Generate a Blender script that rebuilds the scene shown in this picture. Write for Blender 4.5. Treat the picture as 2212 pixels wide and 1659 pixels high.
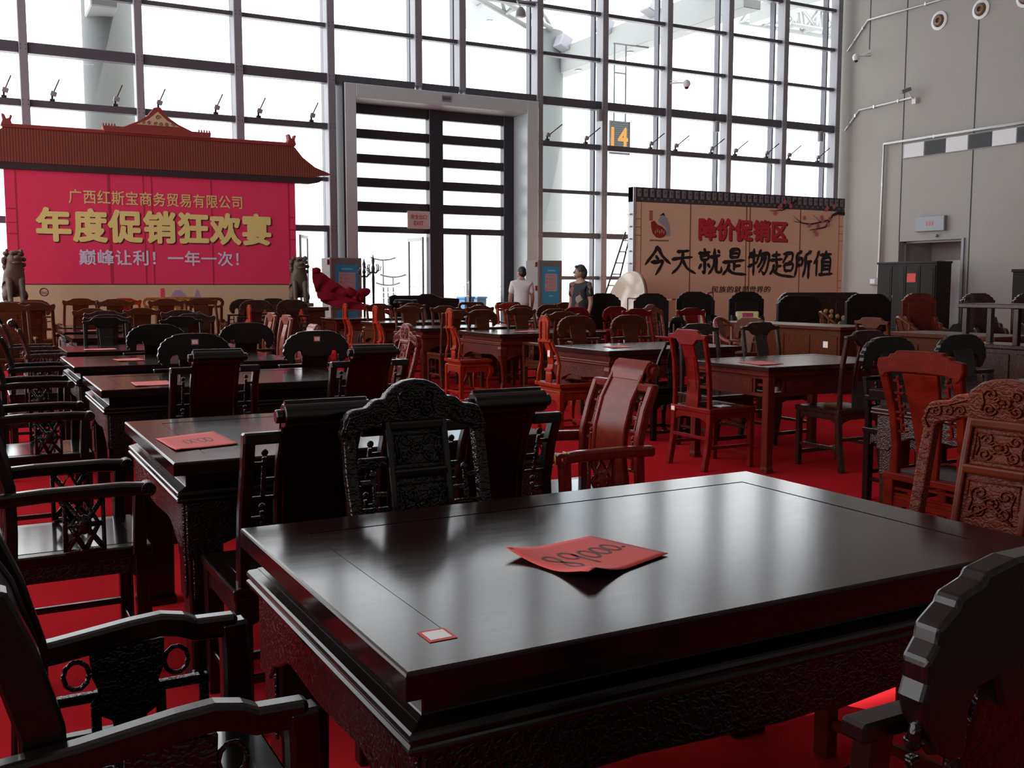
import bpy, bmesh, math, random
from mathutils import Vector, Matrix
random.seed(7)
S = bpy.context.scene
for o in list(bpy.data.objects): bpy.data.objects.remove(o)
COL = S.collection
PI = math.pi
R = math.radians

# ------------------------------------------------------------------ camera
cd = bpy.data.cameras.new('camera'); cam = bpy.data.objects.new('camera', cd); COL.objects.link(cam)
cd.sensor_width = 36.0; cd.lens = 36.0 * 2170.0 / 2212.0; cd.clip_end = 2000
cam.location = (0, 0, 1.36)
cam.rotation_euler = (R(90) - math.atan(211.5 / 2170.0), 0, R(-28.44))
S.camera = cam
# ------------------------------------------------------------------ light: overcast white sky seen through the glazing
SKY = 4.2
w = bpy.data.worlds.new('sky'); S.world = w; w.use_nodes = True
bg = w.node_tree.nodes['Background']; bg.inputs[0].default_value = (0.97, 0.985, 1.0, 1); bg.inputs[1].default_value = SKY
S.view_settings.view_transform = 'Standard'; S.view_settings.look = 'None'
S.view_settings.exposure = 0.0; S.view_settings.gamma = 1.0; S.view_settings.use_curve_mapping = False
S.cycles.max_bounces = 8; S.cycles.transparent_max_bounces = 24; S.cycles.sample_clamp_indirect = 6.0
S.cycles.caustics_reflective = False; S.cycles.caustics_refractive = False
def portal(name, loc, rot, sx, sy):        # sampling portals in the glazed walls (give no light of their own)
    l = bpy.data.lights.new(name, 'AREA'); l.shape = 'RECTANGLE'; l.size = sx; l.size_y = sy; l.cycles.is_portal = True
    o = bpy.data.objects.new(name, l); COL.objects.link(o); o.location = loc; o.rotation_euler = rot
portal('facade_daylight', (8, 24.45, 5.6), (R(-90), 0, 0), 35.5, 11.2)
sd = bpy.data.lights.new('sun', 'SUN'); sd.energy = 9.0; sd.angle = R(0.8); sd.color = (1, .95, .88)     # enters by two openings added in the unseen ceiling for carpet sun patches
so = bpy.data.objects.new('sun', sd); COL.objects.link(so); SUN_DIR = Vector((-.22, .30, -.93)).normalized(); so.rotation_euler = SUN_DIR.to_track_quat('-Z', 'Y').to_euler(); so.location = (5, -8, 30)
portal('side_daylight', (-9.8, 12.2, 5.6), (R(-90), 0, R(90)), 24.2, 11.2)

# ------------------------------------------------------------------ materials
MATS = {}
def nodes(name):
    m = bpy.data.materials.new(name); m.use_nodes = True
    nt = m.node_tree; b = nt.nodes['Principled BSDF']
    return m, nt, b
def plain(name, col, rough=0.5, metal=0.0, spec=0.5, noise=0.0, scale=20.0, bump=0.0):
    if name in MATS: return MATS[name]
    m, nt, b = nodes(name)
    b.inputs['Base Color'].default_value = (*col, 1); b.inputs['Roughness'].default_value = rough
    b.inputs['Metallic'].default_value = metal; b.inputs['Specular IOR Level'].default_value = spec
    if noise or bump:
        tc = nt.nodes.new('ShaderNodeTexCoord'); n = nt.nodes.new('ShaderNodeTexNoise'); n.inputs['Scale'].default_value = scale
        n.inputs['Detail'].default_value = 4
        nt.links.new(tc.outputs['Object'], n.inputs['Vector'])
        if noise:
            mx = nt.nodes.new('ShaderNodeMixRGB'); mx.inputs[1].default_value = (*[c * (1 - noise) for c in col], 1)
            mx.inputs[2].default_value = (*[min(1, c * (1 + noise)) for c in col], 1)
            nt.links.new(n.outputs['Fac'], mx.inputs[0]); nt.links.new(mx.outputs[0], b.inputs['Base Color'])
        if bump:
            bp = nt.nodes.new('ShaderNodeBump'); bp.inputs['Strength'].default_value = bump; bp.inputs['Distance'].default_value = 0.01
            nt.links.new(n.outputs['Fac'], bp.inputs['Height']); nt.links.new(bp.outputs[0], b.inputs['Normal'])
    MATS[name] = m; return m
def wood(name, col, rough=0.24, dark=0.55, carved=False, spec=0.5, grain=3.0):
    """lacquered wood with stretched grain; the carved one carries a relief of scrolls in its bump"""
    if name in MATS: return MATS[name]
    m, nt, b = nodes(name)
    tc = nt.nodes.new('ShaderNodeTexCoord'); mp = nt.nodes.new('ShaderNodeMapping')
    mp.inputs['Scale'].default_value = (grain, grain * 9, grain * 3)
    n = nt.nodes.new('ShaderNodeTexNoise'); n.inputs['Scale'].default_value = 2.2; n.inputs['Detail'].default_value = 6; n.inputs['Distortion'].default_value = 0.8
    nt.links.new(tc.outputs['Object'], mp.inputs[0]); nt.links.new(mp.outputs[0], n.inputs['Vector'])
    cr = nt.nodes.new('ShaderNodeValToRGB'); cr.color_ramp.elements[0].position = 0.3; cr.color_ramp.elements[1].position = 0.7
    cr.color_ramp.elements[0].color = (*[c * dark for c in col], 1); cr.color_ramp.elements[1].color = (*col, 1)
    nt.links.new(n.outputs['Fac'], cr.inputs[0]); nt.links.new(cr.outputs[0], b.inputs['Base Color'])
    rr = nt.nodes.new('ShaderNodeMapRange'); rr.inputs['To Min'].default_value = rough * 0.85; rr.inputs['To Max'].default_value = rough * 1.25
    nt.links.new(n.outputs['Fac'], rr.inputs[0]); nt.links.new(rr.outputs[0], b.inputs['Roughness'])
    b.inputs['Specular IOR Level'].default_value = spec
    if carved:
        v = nt.nodes.new('ShaderNodeTexVoronoi'); v.inputs['Scale'].default_value = 38; v.feature = 'SMOOTH_F1'
        wv = nt.nodes.new('ShaderNodeTexWave'); wv.wave_type = 'RINGS'; wv.inputs['Scale'].default_value = 20; wv.inputs['Distortion'].default_value = 12; wv.inputs['Detail Scale'].default_value = 2.5
        nt.links.new(tc.outputs['Object'], v.inputs['Vector']); nt.links.new(tc.outputs['Object'], wv.inputs['Vector'])
        ad = nt.nodes.new('ShaderNodeMath'); nt.links.new(v.outputs['Distance'], ad.inputs[0]); nt.links.new(wv.outputs['Fac'], ad.inputs[1])
        bp = nt.nodes.new('ShaderNodeBump'); bp.inputs['Strength'].default_value = 0.30; bp.inputs['Distance'].default_value = 0.006
        nt.links.new(ad.outputs[0], bp.inputs['Height']); nt.links.new(bp.outputs[0], b.inputs['Normal'])
    MATS[name] = m; return m
def woodset(name, col, rough=0.24, **k):
    return (wood(name, col, rough, **k), wood(name + '_carved', col, rough * 1.15, carved=True, **k))
DARK = woodset('dark_rosewood', (0.0095, 0.0042, 0.0045), 0.20, spec=0.42)
MATTE = woodset('black_stained_wood', (0.012, 0.006, 0.006), 0.42, spec=0.22)
POLISH = wood('polished_rosewood', (0.022, 0.008, 0.009), 0.15, spec=0.24)
CHEST = woodset('chestnut_red_wood', (0.13, 0.017, 0.006), 0.26, spec=0.14)
DBRN = woodset('dark_brown_wood', (0.040, 0.014, 0.009), 0.25)
BROWN = woodset('brown_wood', (0.115, 0.030, 0.012), 0.30, spec=0.18)
REDW = woodset('red_wood', (0.23, 0.012, 0.010), 0.30, spec=0.10)
MAHOG = woodset('glossy_mahogany', (0.20, 0.018, 0.012), 0.20, spec=0.26)
TBL = woodset('table_redwood', (0.15, 0.022, 0.014), 0.28, spec=0.2)
POLISH_RED = wood('polished_redwood', (0.045, 0.012, 0.010), 0.17, spec=0.6)
ORNG = woodset('orange_red_wood', (0.40, 0.034, 0.012), 0.30, spec=0.12)
RUST = woodset('rust_red_wood', (0.17, 0.012, 0.006), 0.34, spec=0.06)
GOLD = woodset('golden_wood', (0.50, 0.17, 0.03), 0.26)
PINK = woodset('pale_red_wood', (0.30, 0.075, 0.05), 0.22)
SEATM = wood('black_seat_wood', (0.014, 0.008, 0.008), 0.12, spec=0.9)
gold_edge = plain('gilt_edge', (0.75, 0.36, 0.12), 0.3, 0.6)
paper = plain('red_paper', (0.72, 0.085, 0.075), 0.65, noise=0.06, scale=9)
ink = plain('ink', (0.07, 0.02, 0.03), 0.6)
tag_white = plain('white_tag', (0.90, 0.88, 0.88), 0.6)
tag_red = plain('red_tag_edge', (0.65, 0.07, 0.06), 0.6)
carpet = plain('red_carpet', (0.48, 0.017, 0.024), 0.95, spec=0.0, noise=0.16, scale=3.0, bump=0.0)
frame_dark = plain('facade_aluminium', (0.10, 0.10, 0.12), 0.4, 0.3)
frame_grey = plain('facade_steel', (0.26, 0.26, 0.29), 0.42, 0.2)
door_dark = plain('door_aluminium', (0.035, 0.033, 0.045), 0.4, 0.2)
panel_white = plain('portal_panel', (0.50, 0.58, 0.60), 0.32)
wall_paint = plain('wall_panel_paint', (0.355, 0.35, 0.325), 0.75, noise=0.03, scale=2)
seam = plain('wall_seam', (0.05, 0.05, 0.05), 0.8)
steel = plain('galvanised_steel', (0.55, 0.56, 0.57), 0.35, 0.7)
black = plain('black_plastic', (0.015, 0.015, 0.017), 0.45)
white_paint = plain('white_paint', (0.78, 0.79, 0.80), 0.5)
beam_grey = plain('beam_paint', (0.24, 0.25, 0.25), 0.6)
concrete = plain('concrete', (0.15, 0.162, 0.162), 0.8, noise=0.05, scale=1.5)
ceil_m = plain('ceiling_panel', (0.46, 0.46, 0.46), 0.8)
back_m = plain('back_wall_paint', (0.42, 0.40, 0.39), 0.8)
def glass_mat():
    m = bpy.data.materials.new('clear_glass'); m.use_nodes = True; nt = m.node_tree; nt.nodes.clear()
    out = nt.nodes.new('ShaderNodeOutputMaterial'); mx = nt.nodes.new('ShaderNodeMixShader')
    t = nt.nodes.new('ShaderNodeBsdfTransparent'); t.inputs[0].default_value = (0.955, 0.965, 0.965, 1)
    g = nt.nodes.new('ShaderNodeBsdfGlossy'); g.inputs['Roughness'].default_value = 0.02
    f = nt.nodes.new('ShaderNodeFresnel'); f.inputs[0].default_value = 1.45
    ge = nt.nodes.new('ShaderNodeNewGeometry'); mu = nt.nodes.new('ShaderNodeMath'); mu.operation = 'SUBTRACT'; mu.use_clamp = True      # reflect once, on the outer faces only
    nt.links.new(f.outputs[0], mu.inputs[0]); nt.links.new(ge.outputs['Backfacing'], mu.inputs[1])
    nt.links.new(mu.outputs[0], mx.inputs[0]); nt.links.new(t.outputs[0], mx.inputs[1]); nt.links.new(g.outputs[0], mx.inputs[2])
    nt.links.new(mx.outputs[0], out.inputs[0]); return m
glass = glass_mat()

# ------------------------------------------------------------------ mesh helpers
class MB:
    def __init__(s): s.bm = bmesh.new()
    def face(s, pts):
        try: return s.bm.faces.new([s.bm.verts.new(p) for p in pts])
        except ValueError: return None
    def hexa(s, p):        # p: 4 bottom then 4 top, both counter-clockwise from above
        v = [s.bm.verts.new(q) for q in p]
        for f in ((3, 2, 1, 0), (4, 5, 6, 7), (0, 1, 5, 4), (1, 2, 6, 5), (2, 3, 7, 6), (3, 0, 4, 7)): s.bm.faces.new([v[i] for i in f])
        return s
    def box(s, x0, x1, y0, y1, z0, z1):
        return s.hexa([(x0, y0, z0), (x1, y0, z0), (x1, y1, z0), (x0, y1, z0), (x0, y0, z1), (x1, y0, z1), (x1, y1, z1), (x0, y1, z1)])
    def cbox(s, c, d, m=None):
        x, y, z = [q / 2 for q in d]; M = (m or Matrix()).to_4x4(); M = Matrix.Translation(c) @ M
        return s.hexa([M @ Vector(p) for p in ((-x, -y, -z), (x, -y, -z), (x, y, -z), (-x, y, -z), (-x, -y, z), (x, -y, z), (x, y, z), (-x, y, z))])
    def rings(s, rs, cap=True, closed=True):
        vs = [[s.bm.verts.new(p) for p in r] for r in rs]; n = len(rs[0])
        for a, b in zip(vs, vs[1:]):
            for i in range(n if closed else n - 1): s.bm.faces.new((a[i], a[(i + 1) % n], b[(i + 1) % n], b[i]))
        if cap and n > 2:
            s.bm.faces.new(vs[0][::-1]); s.bm.faces.new(vs[-1])
        return s
    def poly(s, pts, o, u, v, t):      # polygon pts (a,b) at o + a*u + b*v, given the thickness vector t
        o, u, v, t = Vector(o), Vector(u), Vector(v), Vector(t)
        a = [o + u * p[0] + v * p[1] for p in pts]
        return s.rings([a, [p + t for p in a]])
    def xz(s, pts, y0, y1): return s.poly(pts, (0, y0, 0), (1, 0, 0), (0, 0, 1), (0, y1 - y0, 0))
    def yz(s, pts, x0, x1): return s.poly(pts, (x0, 0, 0), (0, 1, 0), (0, 0, 1), (x1 - x0, 0, 0))
    def sweep(s, path, wd, th, side=(1, 0, 0)):   # rectangular bar along path; wd along side, th across
        n = len(path); sd = Vector(side); rs = []
        for i, p in enumerate(path):
            p = Vector(p); d = (Vector(path[min(i + 1, n - 1)]) - Vector(path[max(i - 1, 0)])).normalized()
            a = sd - d * sd.dot(d); a.normalize(); b = d.cross(a)
            ww = (wd[i] if isinstance(wd, (list, tuple)) else wd) / 2; tt = (th[i] if isinstance(th, (list, tuple)) else th) / 2
            rs.append([p - a * ww - b * tt, p + a * ww - b * tt, p + a * ww + b * tt, p - a * ww + b * tt])
        return s.rings(rs)
    def tube(s, path, r, n=8, cap=True):
        k = len(path); rs = []; ref = None
        for i, p in enumerate(path):
            p = Vector(p); d = (Vector(path[min(i + 1, k - 1)]) - Vector(path[max(i - 1, 0)])).normalized()
            if ref is None: ref = Vector((0, 0, 1)) if abs(d.z) < 0.9 else Vector((1, 0, 0))
            a = ref - d * ref.dot(d)
            if a.length < 1e-4: a = d.orthogonal()
            a.normalize(); b = d.cross(a); ref = a
            rr = r[i] if isinstance(r, (list, tuple)) else r
            rs.append([p + (a * math.cos(2 * PI * j / n) + b * math.sin(2 * PI * j / n)) * rr for j in range(n)])
        return s.rings(rs, cap)
    def lathe(s, prof, c=(0, 0, 0), n=16):
        c = Vector(c)
        return s.rings([[c + Vector((r * math.cos(2 * PI * j / n), r * math.sin(2 * PI * j / n), z)) for j in range(n)] for r, z in prof])
    def ball(s, c, r, n=10, m=None):
        r = (r, r, r) if not isinstance(r, (tuple, list)) else r
        M = Matrix.Translation(c) @ (m.to_4x4() if m else Matrix()) @ Matrix.Diagonal((*r, 1))
        bmesh.ops.create_uvsphere(s.bm, u_segments=n, v_segments=max(5, n * 2 // 3), radius=1, matrix=M); return s
    def frame(s, x0, x1, z0, z1, y0, y1, t):     # upright rectangular frame
        s.box(x0, x1, y0, y1, z0, z0 + t).box(x0, x1, y0, y1, z1 - t, z1)
        return s.box(x0, x0 + t, y0, y1, z0 + t, z1 - t).box(x1 - t, x1, y0, y1, z0 + t, z1 - t)
    def spiral(s, c, r0, turns, tr, y, a0=0.0, sgn=1, n=6):
        k = int(turns * 12) + 1
        return s.tube([(c[0] + sgn * r0 * (1 - 0.8 * i / k) * math.cos(a0 + 2 * PI * turns * i / k), y, c[1] + r0 * (1 - 0.8 * i / k) * math.sin(a0 + 2 * PI * turns * i / k)) for i in range(k + 1)], tr, n)
    def build(s, name, mat, parent=None, bevel=0.0, smooth=False, seg=1, ang=35):
        bm = s.bm; bmesh.ops.recalc_face_normals(bm, faces=bm.faces)
        if bevel:
            ed = [e for e in bm.edges if len(e.link_faces) == 2 and e.calc_face_angle(0) > R(ang)]
            if ed: bmesh.ops.bevel(bm, geom=ed, offset=bevel, offset_type='OFFSET', segments=seg, profile=0.5, affect='EDGES', clamp_overlap=True)
        if smooth:
            for f in bm.faces: f.smooth = True
        me = bpy.data.meshes.new(name); bm.to_mesh(me); bm.free()
        if smooth and smooth is not True: me.set_sharp_from_angle(angle=R(smooth))
        me.materials.append(mat)
        o = bpy.data.objects.new(name, me); COL.objects.link(o)
        if parent: o.parent = parent
        return o
def empty(name, loc=(0, 0, 0), rz=0.0, parent=None):
    o = bpy.data.objects.new(name, None); COL.objects.link(o); o.location = loc; o.rotation_euler = (0, 0, rz); o.empty_display_size = 0.1
    if parent: o.parent = parent
    return o
def tag(o, label, cat, group=None, kind=None):
    if label: o['label'] = label
    if cat: o['category'] = cat
    if group: o['group'] = group
    if kind: o['kind'] = kind
    return o
def struct(o): o['kind'] = 'structure'; return o
def kids(o): return [c for c in bpy.data.objects if c.parent == o]
def lettering(name, body, x0, x1, z0, z1, y, mat, parent, off=0.0, depth=0.004, shear=0.0, stretch=True):
    """writing on an upright surface that faces -Y, fitted in x0..x1 and z0..z1"""
    c = bpy.data.curves.new(name, 'FONT'); c.body = body; c.size = 1; c.shear = shear; c.extrude = 0.0; c.space_character = 1.06; c.resolution_u = 3
    t = bpy.data.objects.new(name, c); COL.objects.link(t); bpy.context.view_layer.update()
    me = bpy.data.meshes.new_from_object(t.evaluated_get(bpy.context.evaluated_depsgraph_get())); bpy.data.objects.remove(t)
    xs = [v.co.x for v in me.vertices]; ys = [v.co.y for v in me.vertices]
    sx = (x1 - x0) / (max(xs) - min(xs)); sy = (z1 - z0) / (max(ys) - min(ys))
    if not stretch: sx = sy = min(sx, sy)
    mx, my = min(xs), min(ys)
    for v in me.vertices: v.co = Vector((x0 + (v.co.x - mx) * sx, y, z0 + (v.co.y - my) * sy))
    bm = bmesh.new(); bm.from_mesh(me)
    if off:                       # heavier strokes: the outline repeated around itself
        for k in range(10):
            a = 2 * PI * k / 10; t2 = me.copy()
            for v in t2.vertices: v.co += Vector((off * sx * math.cos(a), -.0001 * k, off * sy * math.sin(a)))
            bm.from_mesh(t2); bpy.data.meshes.remove(t2)
    r = bmesh.ops.extrude_face_region(bm, geom=bm.faces[:])
    for g in r['geom']:
        if isinstance(g, bmesh.types.BMVert): g.co.y -= depth
    bmesh.ops.recalc_face_normals(bm, faces=bm.faces); bm.to_mesh(me); bm.free()
    me.materials.clear(); me.materials.append(mat)
    o = bpy.data.objects.new(name, me); COL.objects.link(o); o.parent = parent; return o
# ================================================================== the hall
GY = 24.0                                   # inner face of the glass facade
CORNER = 25.3                               # inner face of the end wall
TOP = 11.2
struct(MB().box(-10, CORNER, -0.6, GY + 0.3, -0.12, 0.0).build('floor', carpet))
struct(MB().box(-10, CORNER, -8, -0.6, -0.12, -0.004).build('floor_unseen_dark', plain('unseen_floor_dark', (.10, .095, .09), .5)))  # unseen dark floor added behind the viewer to cut red bounce off the carpet
HOLES = []
for px, py, hx_, hy_ in ((2.62, 2.46, .26, .24), (3.95, 6.72, .20, .20)):      # openings added in the unseen ceiling, traced back from wanted sun patches
    q = Vector((px, py, 0)) - SUN_DIR * (TOP / -SUN_DIR.z); HOLES.append((q.x - hx_, q.x + hx_, q.y - hy_, q.y + hy_))
xs = sorted({-10, CORNER + 0.3} | {h[0] for h in HOLES} | {h[1] for h in HOLES}); ys = sorted({-8.3, GY + 0.3} | {h[2] for h in HOLES} | {h[3] for h in HOLES})
m = MB()
for xa, xb in zip(xs, xs[1:]):
    for ya, yb in zip(ys, ys[1:]):
        if not any(h[0] <= xa and xb <= h[1] and h[2] <= ya and yb <= h[3] for h in HOLES): m.box(xa, xb, ya, yb, TOP, TOP + .06)
struct(m.build('ceiling', ceil_m))
struct(MB().box(-10, CORNER + 0.3, -8.3, -8, 0, TOP).build('wall_back', back_m))
# end wall with a recessed doorway
wl = MB()
DY0, DY1, DZ = 19.40, 21.74, 2.72
wl.box(CORNER, CORNER + 0.3, -8, DY0, 0, TOP).box(CORNER, CORNER + 0.3, DY1, GY + 0.6, 0, TOP).box(CORNER, CORNER + 0.3, DY0, DY1, DZ, TOP)
wallr = struct(wl.build('wall_right', wall_paint))
sm = MB()
for y, z0, z1 in ((23.15, 8.75, TOP), (21.73, DZ, TOP), (19.26, 0, 9.0), (16.9, 0, TOP), (14.4, 0, TOP)): sm.box(CORNER - 0.006, CORNER + 0.01, y - 0.018, y + 0.018, z0, z1)
struct(sm.build('panel_joint', seam, wallr))
d2 = MB()
d2.box(CORNER + 1.5, CORNER + 1.6, DY0 - 0.2, DY1 + 0.2, 0, DZ + 0.3).box(CORNER + 0.3, CORNER + 1.6, DY1, DY1 + 0.1, 0, DZ).box(CORNER + 0.3, CORNER + 1.6, DY0 - 0.1, DY0, 0, DZ).box(CORNER + 0.3, CORNER + 1.6, DY0, DY1, DZ, DZ + 0.1).box(CORNER, CORNER + 1.6, DY0, DY1, -0.12, -0.002)
door2 = struct(d2.build('door_2', wall_paint))
struct(MB().box(CORNER - 0.05, CORNER + 0.35, DY0, DY0 + 0.09, 0, DZ + 0.02).build('door_jamb', frame_grey, door2, 0.005))
struct(MB().box(CORNER + 0.25, CORNER + 0.35, DY1 - 0.06, DY1, 0, DZ).box(CORNER + 0.25, CORNER + 0.35, DY0, DY1, DZ - 0.06, DZ).build('door_frame', frame_grey, door2, 0.005))
struct(MB().box(CORNER + 1.44, CORNER + 1.5, DY0 + 0.45, DY1 - 0.55, 0, 2.15).build('door_leaf', white_paint, door2, 0.005))
# glazed side wall (same construction, behind and beside the viewer)
sw = MB().box(-9.75, -9.5, -8, 0.0, 0, TOP)
for k in range(11): sw.box(-9.75, -9.5, k * 2.4 - 0.09, k * 2.4 + 0.09, 0, TOP)
for z in (0.1, 1.59, 2.77, 3.97, 5.24, 6.38, 7.64, 8.88, 10.1, 11.4): sw.box(-9.75, -9.55, 0, GY, z - 0.07, z + 0.07)
struct(sw.build('wall_left', back_m))

# facade: vertical mullions, transoms and panes, one window per bay
MX = [-9.5, -7.4, -5.2, -3.1, -0.95, 1.30, 3.62, 5.81, 8.03, 10.33, 11.56, 13.87, 15.97, 18.19, 20.45, 22.66, 24.92]
ROWS = [1.59, 2.77, 3.97, 5.24, 6.38, 7.64, 8.88, 10.1, 11.4]
PX0, PX1, PZ = 8.27, 13.68, 6.26            # outer outline of the entrance portal
for i, x in enumerate(MX):
    z0 = 6.4 if x in (10.33, 11.56) else 0.0
    wd = 0.085 if x < 2 or x in (3.62,) else 0.095
    m = MB().box(x - wd, x + wd, GY, GY + 0.34, z0, TOP)
    if z0: m.box(x - 0.03, x + 0.03, GY + 0.10, GY + 0.2, z0 - 0.18, z0)
    t = struct(m.build('trim_%d' % (i + 1), frame_grey, None, 0.012))
    struct(MB().box(x - 0.028, x + 0.028, GY + 0.55, GY + 0.75, max(z0, 0), TOP).build('outer_fin', frame_dark, t))
    b = MB()
    for z in ROWS:
        if z > z0:
            for s in (-1, 1):
                for q in (-0.03, 0.03): b.box(x + s * 0.05 - 0.008, x + s * 0.05 + 0.008, GY - 0.012, GY, z + q * 1.5 - 0.008, z + q * 1.5 + 0.008)
    struct(b.build('bolt', black, t))
n = 0
for i in range(len(MX) - 1):
    xa, xb = MX[i] + 0.09, MX[i + 1] - 0.09
    inportal = xa > 7.9 and xb < 13.9
    zlo = 6.38 if inportal else 0.0
    n += 1
    wn = struct(MB().box(xa, xb, GY + 0.2, GY + 0.22, zlo, TOP).build('window_%d' % n, glass))
    m = MB()
    for z in ROWS:
        if z < zlo - 0.01: continue
        if z == 1.59 and xa < 13: continue
        h, dp = (0.115, 0.06) if z == 6.38 else ((0.075, 0.10) if z in (5.24, 2.77) else (0.05, 0.12))
        m.box(xa, xb, GY + dp, GY + 0.3, z - h, z + h)
    if not inportal: m.box(xa, xb, GY + 0.1, GY + 0.3, 0, 0.16)
    struct(m.build('transom', frame_dark, wn, 0.01))
# glazed door between the red banner and the portal, one leaf standing open
dl = MB().box(6.55, 6.62, GY + 0.1, GY + 0.24, 0.1, 2.7).box(7.88, 7.94, GY + 0.1, GY + 0.24, 0.1, 2.7)
door3 = struct(dl.build('door_3', frame_dark, None, 0.008))
lf = MB(); c0 = (7.28, GY + 0.3); dv = Vector((0.38, 0.62, 0)).normalized()
def along(t, z): return (c0[0] + dv.x * t, c0[1] + dv.y * t, z)
for t0, t1, z0, z1 in ((0, .07, .1, 2.62), (.66, .73, .1, 2.62), (.07, .66, .1, .2), (.07, .66, 2.54, 2.62)):
    a, b, q = Vector(along(t0, 0)), Vector(along(t1, 0)), Vector((-dv.y, dv.x, 0)) * 0.05
    lf.hexa([p + Vector((0, 0, z)) for z in (z0, z1) for p in (a, b, b + q, a + q)])
struct(lf.build('door_leaf', frame_grey, door3, 0.006))
a, b = Vector(along(.07, 0)), Vector(along(.66, 0)); q = Vector((-dv.y, dv.x, 0)) * 0.012
g = MB(); g.hexa([p + Vector((0, 0, z)) for z in (.2, 2.54) for p in (a + q, b + q, b + q * 2, a + q * 2)]); struct(g.build('door_pane', glass, door3))

# entrance portal: projecting white surround, dark door screen with five rows of lights
PY = 23.75
IX0, IX1, IZ = 8.56, 13.33, 5.93
GD = 24.5                                   # plane of the recessed door screen
sr = MB()
sr.box(PX0, IX0, PY, GD + 0.3, 0, PZ).box(IX1, PX1, PY, GD + 0.3, 0, PZ).box(IX0, IX1, PY, GD + 0.3, IZ, PZ)
portal_o = struct(sr.build('door_1', panel_white, None, 0.012))
struct(MB().box(PX0 - 0.05, PX0 - 0.005, PY + 0.03, GD, 0, 6.26).build('portal_side_post', door_dark, portal_o))
fr = MB()
FX0, FX1 = IX0, IX1
colsx = ((8.82, 10.80), (11.19, 13.02))
fr.box(FX0, colsx[0][0], GD, GD + 0.22, 0, IZ).box(colsx[0][1], colsx[1][0], GD - 0.05, GD + 0.22, 0, IZ).box(colsx[1][1], FX1, GD, GD + 0.22, 0, IZ)
zr = [(5.31, 5.68), (4.69, 5.08), (4.10, 4.47), (3.50, 3.87), (2.89, 3.26), (0.02, 2.73)]
for xa, xb in colsx:
    zt = IZ
    for z0, z1 in zr:
        fr.box(xa, xb, GD + 0.02, GD + 0.2, z1, zt); zt = z0
    fr.box(xa, xb, GD + 0.02, GD + 0.2, 0, 0.02)
fr.box(11.96, 12.04, GD + 0.02, GD + 0.2, 0, 2.73)
struct(fr.build('door_frame', door_dark, portal_o, 0.012))
pn = MB()
for xa, xb in colsx:
    for z0, z1 in zr[:5]: pn.box(xa, xb, GD + 0.1, GD + 0.112, z0, z1)
pn.box(11.19, 11.96, GD + 0.1, GD + 0.112, 0.02, 2.73).box(12.04, 13.02, GD + 0.1, GD + 0.112, 0.02, 2.73)
struct(pn.build('door_pane', glass, portal_o))
lf = MB()   # open leaf of the portal's first doorway, swung outwards
hx = 10.75
for y0, y1, z0, z1 in ((24.75, 24.83, .05, 2.66), (25.7, 25.78, .05, 2.66), (24.83, 25.7, .05, .17), (24.83, 25.7, 2.56, 2.66)): lf.box(hx - 0.05, hx, y0, y1, z0, z1)
struct(lf.build('door_leaf', frame_grey, portal_o, 0.006))
struct(MB().box(hx - 0.03, hx - 0.02, 24.83, 25.7, .17, 2.56).build('leaf_pane', glass, portal_o))
hd = MB().tube([(11.92, GD - 0.06, 1.05), (11.92, GD - 0.06, 1.5)], 0.015).tube([(11.92, GD - 0.06, 1.1), (11.92, GD + 0.03, 1.1)], 0.01).tube([(11.92, GD - 0.06, 1.45), (11.92, GD + 0.03, 1.45)], 0.01)
struct(hd.build('door_handle', steel, portal_o, smooth=True))
# ================================================================== furniture kit (things are built facing +Y, origin on the floor)
def ring(hx, hy, z): return [(-hx, -hy, z), (hx, -hy, z), (hx, hy, z), (-hx, hy, z)]
def loft(m, hx, hy, prof): return m.rings([ring(hx + o, hy + o, z) for o, z in prof])
def apron_board(m, L, z1, drop, mid, y0, y1, axis, brackets=0.10, wave=0.0):
    """carved apron: straight middle with deeper stepped ends; axis 'x' or 'y'"""
    h = L / 2
    pts = [(-h, z1), (h, z1), (h, z1 - drop), (h - brackets * 0.5, z1 - drop), (h - brackets * 0.75, z1 - (drop * .55 + mid * .45)), (h - brackets, z1 - (drop * .4 + mid * .6)), (h - brackets * 1.4, z1 - mid - wave)]
    if wave: pts += [(h * .45, z1 - mid), (h * .2, z1 - mid - wave), (0, z1 - mid - wave * 1.6), (-h * .2, z1 - mid - wave), (-h * .45, z1 - mid)]
    pts += [(-h + brackets * 1.4, z1 - mid - wave), (-h + brackets, z1 - (drop * .4 + mid * .6)), (-h + brackets * 0.75, z1 - (drop * .55 + mid * .45)), (-h + brackets * 0.5, z1 - drop), (-h, z1 - drop)]
    if axis == 'x': m.poly(pts, (0, y0, 0), (1, 0, 0), (0, 0, 1), (0, y1 - y0, 0))
    else: m.poly(pts, (y0, 0, 0), (0, 1, 0), (0, 0, 1), (y1 - y0, 0, 0))
    return m
def leg_square(m, x, y, s, h, s2=None, foot=0.0):
    s2 = s2 or s; r = [[(x - a, y - a, z), (x + a, y - a, z), (x + a, y + a, z), (x - a, y + a, z)] for a, z in ((s2 / 2 + foot, 0), (s2 / 2 + foot, 0.03), (s2 / 2, 0.05), (s / 2, h))]
    return m.rings(r)
def leg_cabriole(m, x, y, sx, sy, s, h):
    rs = []
    for f, off, k in ((0, .035, .75), (.05, .045, .85), (.12, .02, .55), (.3, -.012, .55), (.55, -.012, .72), (.8, .022, 1.05), (.93, .02, 1.2), (1, 0.0, 1.2)):
        a = s * k / 2; cx, cy, z = x + sx * off * s / .06, y + sy * off * s / .06, f * h
        rs.append([(cx - a, cy - a, z), (cx + a, cy - a, z), (cx + a, cy + a, z), (cx - a, cy + a, z)])
    return m.rings(rs)
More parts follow.
